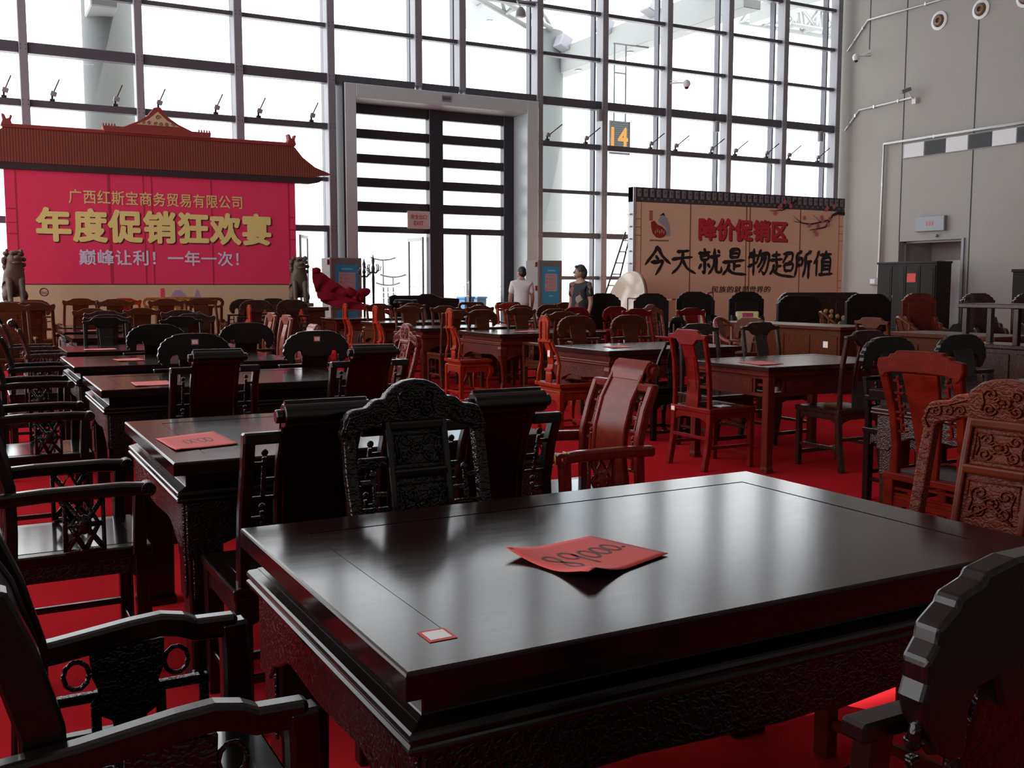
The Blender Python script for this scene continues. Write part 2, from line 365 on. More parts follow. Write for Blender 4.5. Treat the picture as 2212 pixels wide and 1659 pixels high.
def make_table(x0, x1, y0, y1, style, wd, label, z=0.78, rim=0.13):
    hx, hy = (x1 - x0) / 2, (y1 - y0) / 2
    t = empty('dining_table', ((x0 + x1) / 2, (y0 + y1) / 2, 0)); tag(t, label, 'table', 'dining tables on the red carpet')
    pm, cm = wd
    th = 0.045 if style != 'plain' else 0.032
    m = MB(); e = .006
    rr = [ring(hx + o, hy + o, q) for o, q in ((0, z - th), (0, z - e), (-.0018, z - .0018), (-e, z), (-rim, z), (-rim, z - th))]
    m.rings(rr + [rr[0]], cap=False); bmesh.ops.remove_doubles(m.bm, verts=m.bm.verts, dist=1e-6)
    top = m.build('tabletop', POLISH if wd in (DARK, DBRN) else POLISH_RED, t)
    g = 0.0028
    MB().box(-hx + rim + g, hx - rim - g, -hy + rim + g, hy - rim - g, z - th, z - 0.0012).build('inset_panel', POLISH if wd in (DARK, DBRN) else POLISH_RED, top)
    if style == 'plain':
        loft(MB(), hx - 0.02, hy - 0.02, [(0, z - th), (0.008, z - th - 0.012), (0.0, z - th - 0.022), (0.008, z - th - 0.032), (0, z - th - 0.042)][::-1]).build('edge_moulding', pm, t, 0.002)
        zt = z - th - 0.042; s = 0.062
        for sx in (-1, 1):
            for sy in (-1, 1): leg_square(MB(), sx * (hx - 0.055), sy * (hy - 0.055), s, zt, foot=0.004).build('leg', pm, t, 0.004)
        for ax, L, o in (('x', 2 * hx - 0.17, hy - 0.055), ('y', 2 * hy - 0.17, hx - 0.055)):
            for sg in (-1, 1):
                m = MB(); q = sg * o
                def bar(a0, a1, z0, z1):
                    if ax == 'x': m.box(a0, a1, q - 0.012, q + 0.012, z0, z1)
                    else: m.box(q - 0.012, q + 0.012, a0, a1, z0, z1)
                h = L / 2
                bar(-h, h, zt - 0.022, zt); bar(-h, h, zt - 0.15, zt - 0.125)
                for a in (-h, -h + .10, -h + .13, h - .15, h - .12, h - .02): bar(a, a + .02, zt - .125, zt - .022)
                bar(-h + .15, h - .15, zt - .125, zt - .022)
                bar(-h, -h + .07, zt - .075, zt - .055); bar(h - .07, h, zt - .075, zt - .055)
                m.build('apron', pm, t, 0.002)
        return t
    loft(MB(), hx, hy, [(-0.03, z - th), (-0.045, z - th - 0.012), (-0.045, z - th - 0.045), (-0.03, z - th - 0.05)][::-1]).build('waist', pm, t, 0.002)
    zb = z - th - 0.05
    loft(MB(), hx, hy, [(-0.035, zb), (-0.012, zb - 0.008), (-0.008, zb - 0.02), (-0.016, zb - 0.026), (-0.006, zb - 0.034), (-0.012, zb - 0.045), (-0.03, zb - 0.048)][::-1]).build('moulding', pm, t, 0.003)
    zt = zb - 0.046
    lg, s = (0.125, 0.03) if style == 'carved' else (0.075, 0.028)
    ox, oy = hx - 0.03, hy - 0.03
    for ax, L, o in (('x', 2 * ox - 0.02, oy), ('y', 2 * oy - 0.02, ox)):
        for sg in (-1, 1):
            m = MB(); a, b = sg * (o - 0.028), sg * o
            apron_board(m, L, zt, 0.20 if style == 'carved' else 0.19, 0.105 if style == 'carved' else 0.12, min(a, b), max(a, b), ax, 0.16, 0.008)
            m.build('carved_apron', cm, t, 0.004)
    for sx in (-1, 1):
        for sy in (-1, 1):
            px, py = sx * (ox - lg / 2 - 0.012), sy * (oy - lg / 2 - 0.012)
            m = MB()
            if style == 'carved':
                leg_square(m, px, py, lg, zt, lg * 0.86, 0.008)
                l = m.build('leg', pm, t, 0.006)
                c = MB(); c.box(px - lg * .36, px + lg * .36, py + sy * (lg / 2 - .002), py + sy * (lg / 2 + .006), 0.3, zt - .02).box(px + sx * (lg / 2 - .002), px + sx * (lg / 2 + .006), py - lg * .36, py + lg * .36, 0.3, zt - .02)
                c.build('carved_face', cm, l, 0.003)
            else: leg_cabriole(m, px, py, sx, sy, lg, zt).build('leg', pm, t, 0.006)
    return t

def seat_block(t, wd, w, d, z=0.47, y=0.0, waist=False, name='seat', pm2=None):
    pm, cm = wd
    m = MB().box(-w / 2, w / 2, y - d / 2, y + d / 2, z - 0.035, z)
    s = m.build(name, pm, t, 0.006, seg=2)
    MB().box(-w / 2 + .05, w / 2 - .05, y - d / 2 + .05, y + d / 2 - .05, z - 0.002, z + 0.0015).build('seat_panel', pm2 or SEATM, s, 0.001)
    return s
def aprons(t, mat, w, d, z1, drop, mid, y=0.0, inset=0.012, br=0.06, th=0.02):
    for sg in (-1, 1):
        a, b = sorted((y + sg * (d / 2 - inset), y + sg * (d / 2 - inset - th)))
        apron_board(MB(), w - 2 * inset, z1, drop, mid, a, b, 'x', br).build('apron', mat, t, 0.003)
        m = MB(); a, b = sorted((sg * (w / 2 - inset), sg * (w / 2 - inset - th)))
        h = (d - 2 * inset - 2 * th) / 2
        m.poly([(y - h, z1), (y + h, z1), (y + h, z1 - drop), (y + h - br * .7, z1 - mid), (y - h + br * .7, z1 - mid), (y - h, z1 - drop)], (a, 0, 0), (0, 1, 0), (0, 0, 1), (b - a, 0, 0)).build('apron', mat, t, 0.003)
def legs(t, mat, w, d, h, s, y=0.0, cab=False, back_rake=0.0):
    for sx in (-1, 1):
        for sy in (-1, 1):
            m = MB(); px, py = sx * (w / 2 - s / 2 - .005), y + sy * (d / 2 - s / 2 - .005)
            if cab and sy > 0: leg_cabriole(m, px, py, sx, sy, s, h)
            elif sy < 0 and back_rake: m.sweep([(px, py - back_rake, 0), (px, py - back_rake * .3, h * .45), (px, py, h)], s, s)
            else: leg_square(m, px, py, s, h, s * .92)
            m.build('leg', mat, t, 0.004)
def stretchers(t, mat, w, d, s, zf=0.10, zs=0.14, zb=0.18, y=0.0, tk=0.022, rake=0.0):
    a, b = w / 2 - s / 2 - .005, d / 2 - s / 2 - .005
    MB().box(-a, a, y + b - tk / 2, y + b + tk / 2, zf - .015, zf + .015).build('stretcher', mat, t, 0.003)
    MB().box(-a, a, y - b - tk / 2 - rake * .5, y - b + tk / 2 - rake * .5, zb - .012, zb + .012).build('stretcher', mat, t, 0.003)
    for sg in (-1, 1): MB().box(sg * a - tk / 2, sg * a + tk / 2, y - b - rake * .5, y + b, zs - .012, zs + .012).build('stretcher', mat, t, 0.003)
def keyfret(m, x0, x1, z0, z1, y, t=0.012, sg=1, rows=2):
    """open square-scroll fretwork between two uprights"""
    H = (z1 - z0) / rows
    for k in range(rows):
        a, b = z0 + k * H, z0 + (k + 1) * H; xm = (x0 + x1) / 2
        m.box(x0, x1, y - t / 2, y + t / 2, a, a + t * .8)
        m.box(xm - t / 2, xm + t / 2, y - t / 2, y + t / 2, a, a + H * .78)
        m.box(min(xm, x1 if sg > 0 else x0), max(xm, x1 if sg > 0 else x0), y - t / 2, y + t / 2, a + H * .62, a + H * .62 + t)
        m.box(*sorted((xm - sg * (x1 - x0) * .5, xm)), y - t / 2, y + t / 2, a + H * .32, a + H * .32 + t)
        m.ball((xm, y, a + H * .86), t * .9, 8)
    return m
def lattice_block(m, x0, x1, y0, y1, z0, z1, ax='y', t=0.02):
    """small pierced carving: frame, diagonals and rosette"""
    xm, ym, zm = (x0 + x1) / 2, (y0 + y1) / 2, (z0 + z1) / 2
    if ax == 'y':
        def q(a, z): return (xm, a, z)
        A0, A1 = y0, y1
    else:
        def q(a, z): return (a, ym, z)
        A0, A1 = x0, x1
    am = (A0 + A1) / 2; r = t * .42
    for p in ([(A0, z0), (A0, z1), (A1, z1), (A1, z0), (A0, z0)], [(A0, z0), (am, zm), (A1, z1)], [(A1, z0), (am, zm), (A0, z1)],
              [(am, z0), (A0 + (am - A0) * .25, zm), (am, z1), (A1 - (A1 - am) * .25, zm), (am, z0)], [(A0, zm), (A1, zm)]):
        m.tube([q(*v) for v in p], r, 6)
    m.ball(q(am, zm), (t * .6, (A1 - A0) * .2, (z1 - z0) * .2) if ax == 'y' else ((A1 - A0) * .2, t * .6, (z1 - z0) * .2), 8)
    return m
def tagplate(parent, x, z, y, wdt=0.05, h=0.04, face=-1, label='white price tag with red edge'):
    a = MB().box(x - wdt / 2, x + wdt / 2, min(y, y + face * .0015), max(y, y + face * .0015), z - h / 2, z + h / 2).build('price_tag', tag_red, parent)
    MB().box(x - wdt / 2 + .006, x + wdt / 2 - .006, min(y, y + face * .0025), max(y, y + face * .0025), z - h / 2 + .006, z + h / 2 - .006).build('tag_face', tag_white, a)
    a['label'] = label; return a

PROTO = {}
def backcurve(h, lean=.10):   # S-shaped back line: list of (y, z)
    return [(-.205, .44), (-.205, .52), (-.19, .62), (-.20, .74), (-.235, .86), (-.205 - lean, h)]
def kind_A(arms, wavy=False):
    """scroll-topped chair: rolled head rail on a framed splat, stepped shoulders with fretwork"""
    wd = DARK; pm, cm = wd
    t = empty('armchair' if arms else 'side_chair')
    w, d = .52, .47
    seat_block(t, wd, w, d)
    aprons(t, cm, w, d, .435, .10, .06)
    legs(t, pm, w, d, .44, .052); stretchers(t, pm, w, d, .052)
    c = [(y, z) for y, z in backcurve(.985)]
    sp = MB().sweep([(0, y, z) for y, z in c], .20, .014).build('splat', pm, t, 0.002, smooth=30)
    for sg in (-1, 1): MB().sweep([(sg * .112, y, z) for y, z in c], .026, .03).build('splat_frame', pm, t, 0.005, smooth=30)
    m = MB(); y, z = -.335, .99
    m.tube([(-.13, y, z), (.13, y, z)], .036, 16); m.tube([(-.152, y, z), (.152, y, z)], .02, 12)
    m.sweep([(0, -.285, .945), (0, -.297, .985), (0, -.315, 1.015), (0, -.335, 1.026)], .25, .022)
    m.build('scroll_rail', pm, t, 0.003, smooth=40)
    for sg in (-1, 1):
        MB().sweep([(sg * .225, -.205, .44), (sg * .222, -.20, .55), (sg * .215, -.20, .70), (sg * .212, -.235, .83), (sg * .215, -.275, .93)], .05 if wavy else .036, .07 if wavy else .04).build('back_post', pm, t, 0.006, smooth=30)
        MB().box(min(sg * .12, sg * .233), max(sg * .12, sg * .233), -.292, -.255, .905, .94).build('shoulder_rail', pm, t, 0.006)
        m = MB(); keyfret(m, *sorted((sg * .128, sg * .198)), .56, .90, 0, .013, sg, 2)
        for v in m.bm.verts: v.co.y += -.205 - .055 * max(0, (v.co.z - .7) / .2)
        m.build('fretwork', cm, t, 0.002)
    if arms:
        for sg in (-1, 1):
            x = sg * .262
            if not wavy:
                a = MB(); a.sweep([(x, -.24, .665), (x, -.1, .672), (x, .14, .672), (x, .225, .665)], .048, .046)
                a.build('arm', pm, t, 0.012, seg=2)
                MB().tube([(x - .027, .225, .668), (x + .025, .225, .666)], .0255, 14).build('arm_scroll', cm, t, 0.002, smooth=40)
                MB().sweep([(x, .19, .44), (x, .195, .56), (x, .20, .655)], .04, .045).build('arm_post', pm, t, 0.005)
                lattice_block(MB(), x - .01, x + .01, -.04, .08, .475, .65, 'y', .022).build('arm_fretwork', cm, t, smooth=True)
            else:
                a = MB(); a.sweep([(x, -.27, .655), (x, -.15, .665), (x, 0, .685), (x, .06, .69), (x, .10, .682), (x, .13, .668), (x, .22, .665)], .045, .05)
                a.build('arm', pm, t, 0.010, seg=2)
                MB().sweep([(x, .215, .44), (x, .215, .60), (x, .212, .675)], .05, .06).build('arm_post', pm, t, 0.008)
                m = MB()
                pr = [(-.075, .66), (.075, .66), (.072, .60), (.06, .57), (.075, .545), (.06, .515), (.035, .50), (.03, .475), (-.03, .475), (-.035, .50), (-.06, .515), (-.075, .545), (-.06, .57), (-.072, .60)]
                m.yz([(p - .01, z) for p, z in pr], x - .012, x + .012)
                m.tube([(x, -.01 + .10 + .025 * math.cos(k * PI / 5), .605 + .03 * math.sin(k * PI / 5)) for k in range(11)], .006, 6)
                m.tube([(x, -.01 - .10 + .025 * math.cos(k * PI / 5), .605 + .03 * math.sin(k * PI / 5)) for k in range(11)], .006, 6)
                for s2 in (-1, 1):
                    for y0, y1, z0, z1 in ((.04, .16, .545, .565), (.145, .165, .475, .565), (.055, .075, .475, .545)):
                        m.box(x - .01, x + .01, min(s2 * y0 - .01, s2 * y1 - .01), max(s2 * y0 - .01, s2 * y1 - .01), z0, z1)
                m.build('arm_fretwork', cm, t, 0.002)
                MB().box(x - .014, x + .014, -.22, .2, .465, .482).build('side_rail', pm, t, 0.003)
    return t
def mirror(h): return h + [(-a, b) for a, b in h[::-1] if abs(a) > 1e-6]
def kind_B(arms=True):
    """round-topped armchair: scalloped half-round crest over a solid splat, pierced shoulder panels"""
    pm, cm = DARK
    t = empty('armchair' if arms else 'side_chair'); w, d = .54, .47; zs = .79 if arms else .845; hw = .27 if arms else .285
    seat_block(t, DARK, w, d); aprons(t, cm, w, d, .435, .10, .06); legs(t, pm, w, d, .44, .05); stretchers(t, pm, w, d, .05)
    half = [(0, 1.035), (.09, 1.033), (.145, 1.022), (.15, 1.012), (.19, 1.0), (.196, .988), (.225, .968), (.228, .95), (.244, .93), (.243, .905), (.25, .885), (.243, .86), (.228, .84), (.215, .815), (.19, .80), (.17, .805), (.166, .86), (.15, .885), (.118, .89), (.106, .85), (0, .84)]
    m = MB(); m.xz([(a, b) for a, b in mirror(half)], -.30, -.262); m.build('crest_rail', pm, t, 0.006, seg=2)
    MB().sweep([(0, -.2, .44), (0, -.20, .60), (0, -.225, .75), (0, -.275, .93)], [.20, .19, .19, .21], .026).build('splat', cm, t, 0.004)
    for sg in (-1, 1):
        MB().sweep([(sg * .25, -.2, .44), (sg * .25, -.205, .6), (sg * .248, -.232, zs - .01)], .036, .036).build('back_post', pm, t, 0.005)
        m = MB(); m.box(*sorted((sg * .09, sg * hw)), -.25, -.21, zs - .025, zs); m.build('shoulder_rail', pm, t, 0.005)
        m = MB(); keyfret(m, *sorted((sg * .105, sg * .23)), .60, zs - .025, -.222, .014, sg, 1); m.box(*sorted((sg * .1, sg * .235)), -.225, -.205, .575, .60); m.build('fretwork', cm, t, 0.002)
        m = MB(); m.spiral((sg * .205, .83), .035, 1.2, .008, -.28, 0, sg); m.build('crest_curl', cm, t, smooth=True)
        x = sg * .265
        if not arms: continue
        MB().sweep([(x, -.21, .66), (x, .0, .668), (x, .20, .66)], .042, .04).build('arm', pm, t, 0.01, seg=2)
        MB().sweep([(x, .18, .44), (x, .185, .65)], .038, .04).build('arm_post', pm, t, 0.005)
        lattice_block(MB(), x - .01, x + .01, -.04, .06, .475, .645, 'y', .02).build('arm_fretwork', cm, t, smooth=True)
    return t
def relief(m, cx, cz, w, h, y, tr=0.004, n=3):
    """raised scrolls around a rosette"""
    for sx in (-1, 1):
        for sz in (-1, 1):
            m.spiral((cx + sx * w * .27, cz + sz * h * .24), min(w, h) * .2, 1.3, tr, y, 0 if sz > 0 else PI, sx)
            m.tube([(cx, y, cz + sz * h * .08), (cx + sx * w * .12, y, cz + sz * h * .18), (cx + sx * w * .2, y, cz + sz * h * .1)], tr, 6)
        m.tube([(cx + sx * w * .44, y, cz - h * .3), (cx + sx * w * .4, y, cz), (cx + sx * w * .45, y, cz + h * .3)], tr * .8, 6)
    m.tube([(cx + w * .14 * math.cos(k * PI / 6), y, cz + h * .14 * math.sin(k * PI / 6)) for k in range(13)], tr, 6)
    m.ball((cx, y, cz), (w * .07, tr * 1.6, h * .07), 8)
    return m
def kind_C(ornate=True, arms=False):
    """carved chair: high arched crest with stepped shoulders, framed and carved splat"""
    pm, cm = DARK
    t = empty('armchair' if arms else 'side_chair'); w, d = .46, .46
    seat_block(t, DARK, w, d); aprons(t, cm, w, d, .435, .11, .06); legs(t, pm, w, d, .44, .05); stretchers(t, pm, w, d, .05)
    half = [(0, 1.09), (.035, 1.086), (.065, 1.073), (.085, 1.055), (.092, 1.05), (.10, 1.034), (.115, 1.036), (.13, 1.032), (.142, 1.022), (.152, 1.012), (.19, 1.008), (.208, 1.0), (.212, .99), (.222, .978), (.222, .962), (.232, .945), (.226, .92), (.205, .905), (.19, .91), (.185, .935), (.17, .945), (.14, .95), (.12, .962), (.09, .965), (0, .965)]
    m = MB(); m.xz(mirror(half), -.31, -.272)
    if not arms and not ornate: pass
    cr = m.build('crest_rail', cm, t, 0.006, seg=2)
    m = MB(); y = -.270
    relief(m, 0, 1.02, .13, .09, y, .0045)
    for sg in (-1, 1):
        for k in range(3): m.spiral((sg * (.115 + .035 * k), .985 - .004 * k), .017, 1.1, .0035, y, k, sg)
        m.tube([(sg * .1, y, 1.02), (sg * .15, y, 1.0), (sg * .205, y, .985), (sg * .218, y, .95), (sg * .205, y, .925)], .0035, 6)
    m.build('crest_carving', cm, cr, smooth=True)
    # splat: frame with upper and lower carved panels
    c = lambda z: -.205 - .085 * max(0, (z - .55) / .42) ** 1.3
    for sg in (-1, 1): MB().sweep([(sg * .088, c(z), z) for z in (.44, .55, .66, .77, .88, .97)], .02, .034).build('splat_frame', pm, t, 0.006, seg=2)
    for z in (.955, .82): MB().sweep([(-.085, c(z) + .006, z), (.085, c(z) + .006, z)], .03, .03, (0, 0, 1)).build('splat_rail', pm, t, 0.008, seg=2)
    sp = MB(); sp.sweep([(0, c(z) - .004, z) for z in (.46, .55, .66, .77, .88, .96)], .165, .014)
    sp = sp.build('splat', cm, t)
    m = MB(); relief(m, 0, .888, .14, .09, 0, .0035)
    m.frame(-.07, .07, .845, .93, -.002, .002, .004)
    relief(m, 0, .73, .13, .1, 0, .003); relief(m, 0, .60, .12, .12, 0, .003)
    m.tube([(-.06, 0, .68), (-.03, 0, .70), (0, 0, .725), (.03, 0, .70), (.06, 0, .68)], .004, 6); m.frame(-.07, .07, .5, .79, -.002, .002, .004)
    for v in m.bm.verts: v.co.y += c(v.co.z) + .006
    m.build('splat_carving', cm, sp, smooth=True)
    for sg in (-1, 1):
        p = [(sg * .205, -.290, .925), (sg * .207, -.265, .82), (sg * .203, -.225, .68), (sg * .205, -.205, .56), (sg * .21, -.2, .44)]
        po = MB().sweep(p, [.034, .036, .034, .034, .036], .036).build('back_post', cm, t, 0.006, seg=2)
        m = MB()
        for k in range(7): m.ball((sg * .206, 0, .90 - .042 * k), (.009, .006, .012), 8)
        for v in m.bm.verts: v.co.y += -.272 + .06 * min(1, (.92 - v.co.z) / .3)
        m.build('post_carving', cm, po, smooth=True)
        if not ornate:
            m = MB(); keyfret(m, *sorted((sg * .105, sg * .185)), .60, .84, 0, .013, sg, 2)
            for v in m.bm.verts: v.co.y += c(v.co.z)
            if sg > 0: m.box(.1, .19, c(.86) - .01, c(.86) + .01, .84, .87)
            m.build('fretwork', cm, t, 0.002)
    return t
def kind_C2():
    """broad chair with a stepped crest, tapering posts and openwork beside the splat"""
    pm, cm = ORNG
    t = empty('side_chair'); w, d = .48, .46
    seat_block(t, ORNG, w, d, .46)
    for sg in (-1, 1): keyfret(MB().box(-.22, .22, sg * .205 - .01, sg * .205 + .01, .33, .35), -.2, .2, .35, .425, sg * .205, .014, 1, 1).build('apron', pm, t, 0.002)
    legs(t, pm, w, d, .43, .055)
    for sg in (-1, 1):
        MB().box(sg * .21 - .012, sg * .21 + .012, -.2, .2, .34, .42).build('apron', pm, t, 0.003)
        apron_board(MB(), .44, .33, .09, .03, *sorted((sg * .2, sg * .215)), 'x', .07).build('apron_bracket', pm, t, 0.003)
    half = [(0, 1.06), (.13, 1.058), (.135, 1.045), (.165, 1.042), (.17, 1.028), (.20, 1.024), (.235, 1.018), (.24, .98), (.225, .94), (.20, .925), (.19, .945), (.15, .955), (0, .96)]
    m = MB(); m.xz(mirror(half), -.295, -.255); m.build('crest_rail', pm, t, 0.005)
    for sg in (-1, 1):
        MB().sweep([(sg * .19, -.2, .44), (sg * .185, -.2, .6), (sg * .19, -.22, .76), (sg * .205, -.275, .95)], [.05, .04, .045, .05], .034).build('back_post', pm, t, 0.005)
        m = MB(); keyfret(m, *sorted((sg * .11, sg * .165)), .66, .94, 0, .014, sg, 3)
        for v in m.bm.verts: v.co.y += -.205 - .06 * max(0, (v.co.z - .62) / .33)
        m.build('fretwork', cm, t, 0.002)
    MB().sweep([(0, -.2, .44), (0, -.2, .6), (0, -.22, .76), (0, -.275, .955)], [.12, .13, .17, .20], .022).build('splat', pm, t, 0.004)
    return t
def kind_D():
    """plain side chair: yoke-shaped top rail, two posts and a gently bent splat"""
    pm, cm = REDW
    t = empty('side_chair'); w, d = .47, .44
    seat_block(t, REDW, w, d, .46); aprons(t, pm, w, d, .425, .075, .045, br=.09)
    legs(t, pm, w, d, .43, .042, back_rake=.05); stretchers(t, pm, w, d, .042, .10, .17, .24, rake=.05)
    half = [(0, 1.04), (.10, 1.038), (.125, 1.03), (.145, 1.012), (.17, 1.003), (.215, 1.003), (.222, .99), (.215, .972), (.17, .968), (.12, .965), (.095, .94), (.075, .925), (0, .925)]
    m = MB(); m.xz(mirror(half), -.268, -.234); m.build('top_rail', pm, t, 0.005, seg=2)
    for sg in (-1, 1): MB().sweep([(sg * .205, -.2, .44), (sg * .203, -.2, .62), (sg * .2, -.215, .8), (sg * .2, -.25, .98)], .03, .034).build('back_post', pm, t, 0.005)
    m = MB().sweep([(0, -.2, .44), (0, -.19, .56), (0, -.185, .66), (0, -.205, .78), (0, -.25, .94)], [.15, .14, .13, .13, .14], .018)
    sp = m.build('splat', pm, t, 0.003)
    for fc in (-1, 1):
        m = MB(); m.frame(-.05, .05, .58, .84, -.002, .002, .005)
        for v in m.bm.verts: v.co.y += -.187 + fc * .0095 - (.045 * max(0, (v.co.z - .66) / .22))
        m.build('splat_moulding', pm, sp)
    return t
def kind_E():
    """slender tall chair: small shaped head, S-bent posts, waisted carved seat, cabriole legs"""
    pm, cm = ORNG
    t = empty('side_chair'); w, d = .46, .44
    seat_block(t, ORNG, w, d, .47)
    loft(MB(), w / 2, d / 2, [(-.03, .435), (-.035, .41), (-.01, .40), (-.008, .385), (-.025, .38)][::-1]).build('waist', pm, t, 0.003)
    aprons(t, cm, w, d, .39, .13, .075, br=.07, inset=.018)
    legs(t, pm, w, d, .385, .05, cab=True); stretchers(t, pm, w, d, .05, .07, .07, .07)
    cv = [(-.2, .44), (-.195, .55), (-.175, .64), (-.185, .74), (-.225, .85)]
    half = [(0, 1.09), (.045, 1.09), (.055, 1.08), (.088, 1.045), (.092, 1.0), (.082, .955), (.085, .90), (.08, .86), (0, .86)]
    m = MB()
    full = mirror(half)
    m.xz([(0.03, 1.09), (.05, 1.085), (.088, 1.045), (.092, 1.0), (.08, .95), (.08, .86), (.06, .86), (.055, 1.03), (.03, 1.035)], -.262, -.236)
    m.xz([(-0.03, 1.09), (-.05, 1.085), (-.088, 1.045), (-.092, 1.0), (-.08, .95), (-.08, .86), (-.06, .86), (-.055, 1.03), (-.03, 1.035)], -.262, -.236)
    m.box(-.032, .032, -.262, -.236, 1.03, 1.092).box(-.034, .034, -.256, -.240, .86, 1.04)
    m.build('head_panel', pm, t, 0.004)
    MB().box(-.115, .115, -.255, -.228, .845, .875).build('shoulder_rail', pm, t, 0.005)
    MB().sweep([(0, y, z) for y, z in cv], [.10, .105, .10, .095, .085], .018).build('splat', pm, t, 0.003)
    for sg in (-1, 1): MB().sweep([(sg * x, y - .01, z) for x, (y, z) in zip((.185, .183, .17, .14, .112), cv)], .026, .03).build('back_post', pm, t, 0.006)
    MB().box(-.06, .06, -.212, -.18, .575, .60).build('splat_rail', pm, t, 0.003)
    return t
def kind_F():
    """horseshoe armchair: one round rail bends from the arms up over the back"""
    pm, cm = BROWN
    t = empty('horseshoe_armchair'); w, d = .58, .48
    seat_block(t, BROWN, w, d, .48); aprons(t, pm, w, d, .445, .09, .05); legs(t, pm, w, d, .45, .04); stretchers(t, pm, w, d, .04, .08, .12, .16)
    pts = []
    for k in range(25):
        a = PI * k / 24; pts.append((.30 * math.cos(a), .02 - .29 * math.sin(a), .73 + .25 * math.sin(a) ** 1.5))
    pts = [(.315, .20, .70), (.31, .1, .715)] + pts + [(-.31, .1, .715), (-.315, .20, .70)]
    MB().tube(pts, .021, 10).build('horseshoe_rail', pm, t, smooth=True)
    MB().sweep([(0, -.2, .46), (0, -.19, .6), (0, -.21, .78), (0, -.265, .97)], .15, .016).build('splat', cm, t, 0.003)
    for sg in (-1, 1):
        MB().tube([(sg * .2, -.2, .45), (sg * .21, -.205, .9)], .015).build('back_post', pm, t, smooth=True)
        MB().tube([(sg * .27, .18, .46), (sg * .30, .16, .70)], .015).build('arm_post', pm, t, smooth=True)
    return t
def kind_H():
    """armchair with a low open back: rounded head rail pierced by a slot"""
    pm, cm = BROWN
    t = empty('armchair'); w, d = .56, .48
    seat_block(t, BROWN, w, d, .48); aprons(t, pm, w, d, .445, .09, .05); legs(t, pm, w, d, .45, .05); stretchers(t, pm, w, d, .05)
    out = [(0, 1.06), (.20, 1.06), (.245, 1.045), (.275, 1.0), (.275, .95), (.255, .915), (.215, .90), (0, .90)]
    fu = mirror(out)
    m = MB(); m.box(-.2, .2, -.285, -.245, 1.01, 1.06)
    for sg in (-1, 1): m.xz([(sg * .2, 1.06), (sg * .245, 1.045), (sg * .275, 1.0), (sg * .272, .95), (sg * .25, .91), (sg * .2, .895), (sg * .2, .935), (sg * .225, .955), (sg * .228, .99), (sg * .2, 1.01)], -.285, -.245)
    m.box(-.1, .1, -.282, -.25, .96, 1.012).box(-.2, .2, -.285, -.245, .895, .935); m.build('head_rail', pm, t, 0.008, seg=2)
    MB().sweep([(0, -.2, .46), (0, -.19, .6), (0, -.21, .78), (0, -.265, .91)], .2, .02).build('splat', cm, t, 0.003)
    for sg in (-1, 1):
        MB().sweep([(sg * .24, -.2, .45), (sg * .24, -.21, .7), (sg * .235, -.265, .91)], .04, .035).build('back_post', pm, t, 0.006)
        MB().sweep([(sg * .27, -.22, .70), (sg * .28, .2, .69)], .045, .035).build('arm', pm, t, 0.01)
        MB().sweep([(sg * .27, .18, .46), (sg * .28, .18, .68)], .036, .036).build('arm_post', pm, t, 0.005)
    return t
def kind_G():
    """plain solid-back chair: shaped crest board, broad splat boards and posts (armchair of the farther rows)"""
    pm, cm = BROWN
    t = empty('armchair'); w, d = .54, .47
    seat_block(t, BROWN, w, d); aprons(t, pm, w, d, .435, .09, .055); legs(t, pm, w, d, .44, .05); stretchers(t, pm, w, d, .05)
    half = [(0, 1.06), (.10, 1.055), (.15, 1.03), (.19, 1.02), (.235, 1.035), (.25, 1.01), (.235, .96), (.20, .945), (.18, .96), (.14, .955), (0, .955)]
    m = MB(); m.xz(mirror(half), -.30, -.262); m.build('crest_rail', pm, t, 0.006, seg=2)
    MB().sweep([(0, -.2, .44), (0, -.2, .6), (0, -.225, .76), (0, -.28, .96)], [.22, .2, .2, .22], .024).build('splat', pm, t, 0.004)
    for sg in (-1, 1):
        MB().sweep([(sg * .235, -.2, .44), (sg * .23, -.2, .6), (sg * .222, -.225, .78), (sg * .215, -.28, .97)], .036, .036).build('back_post', pm, t, 0.006)
        x = sg * .268
        MB().sweep([(x, -.21, .665), (x, .2, .665)], .042, .04).build('arm', pm, t, 0.01)
        MB().sweep([(x, .18, .44), (x, .185, .65)], .038, .04).build('arm_post', pm, t, 0.005)
        lattice_block(MB(), x - .01, x + .01, -.05, .05, .475, .645, 'y', .02).build('arm_fretwork', cm, t, smooth=True)
    return t
def kind_P(wide=.58, name='palace_armchair', seats=1):
    """heavy box armchair: tall solid back with stepped corners, panelled arms, plinth base"""
    pm, cm = DARK
    t = empty(name); h = wide / 2
    MB().box(-h, h, -.34, .34, .10, .34).build('seat_frame', cm, t, 0.012)
    MB().box(-h + .04, h - .04, -.28, .35, .34, .42).build('seat', pm, t, 0.012)
    e = .055
    half = [(0, 1.24), (h - .16, 1.24), (h - .15, 1.225), (h - .10, 1.215), (h - .09, 1.19), (h - .04, 1.165), (h - .035, 1.13), (h, 1.12), (h, .40), (0, .40)]
    m = MB(); m.xz(mirror(half), -.36, -.29); b = m.build('backrest', pm, t, 0.01)
    m = MB(); n = max(1, seats)
    for k in range(n):
        x0 = -h + .08 + k * (wide - .16) / n; x1 = x0 + (wide - .16) / n - .02
        m.box(x0, x1, -.292, -.28, .5, 1.08)
    m.build('back_panel', cm, b, 0.006)
    for sg in (-1, 1):
        m = MB(); m.yz([(-.30, .40), (.32, .40), (.32, .60), (.26, .66), (.10, .68), (.06, .74), (-.1, .76), (-.16, .84), (-.30, .86)], *sorted((sg * (h - .02), sg * (h - .09))))
        m.build('armrest', cm, t, 0.012)
        for yy in (-.28, .28):
            leg_square(MB(), sg * (h - .06), yy, .10, .11, .12).build('foot', pm, t, 0.008)
    return t
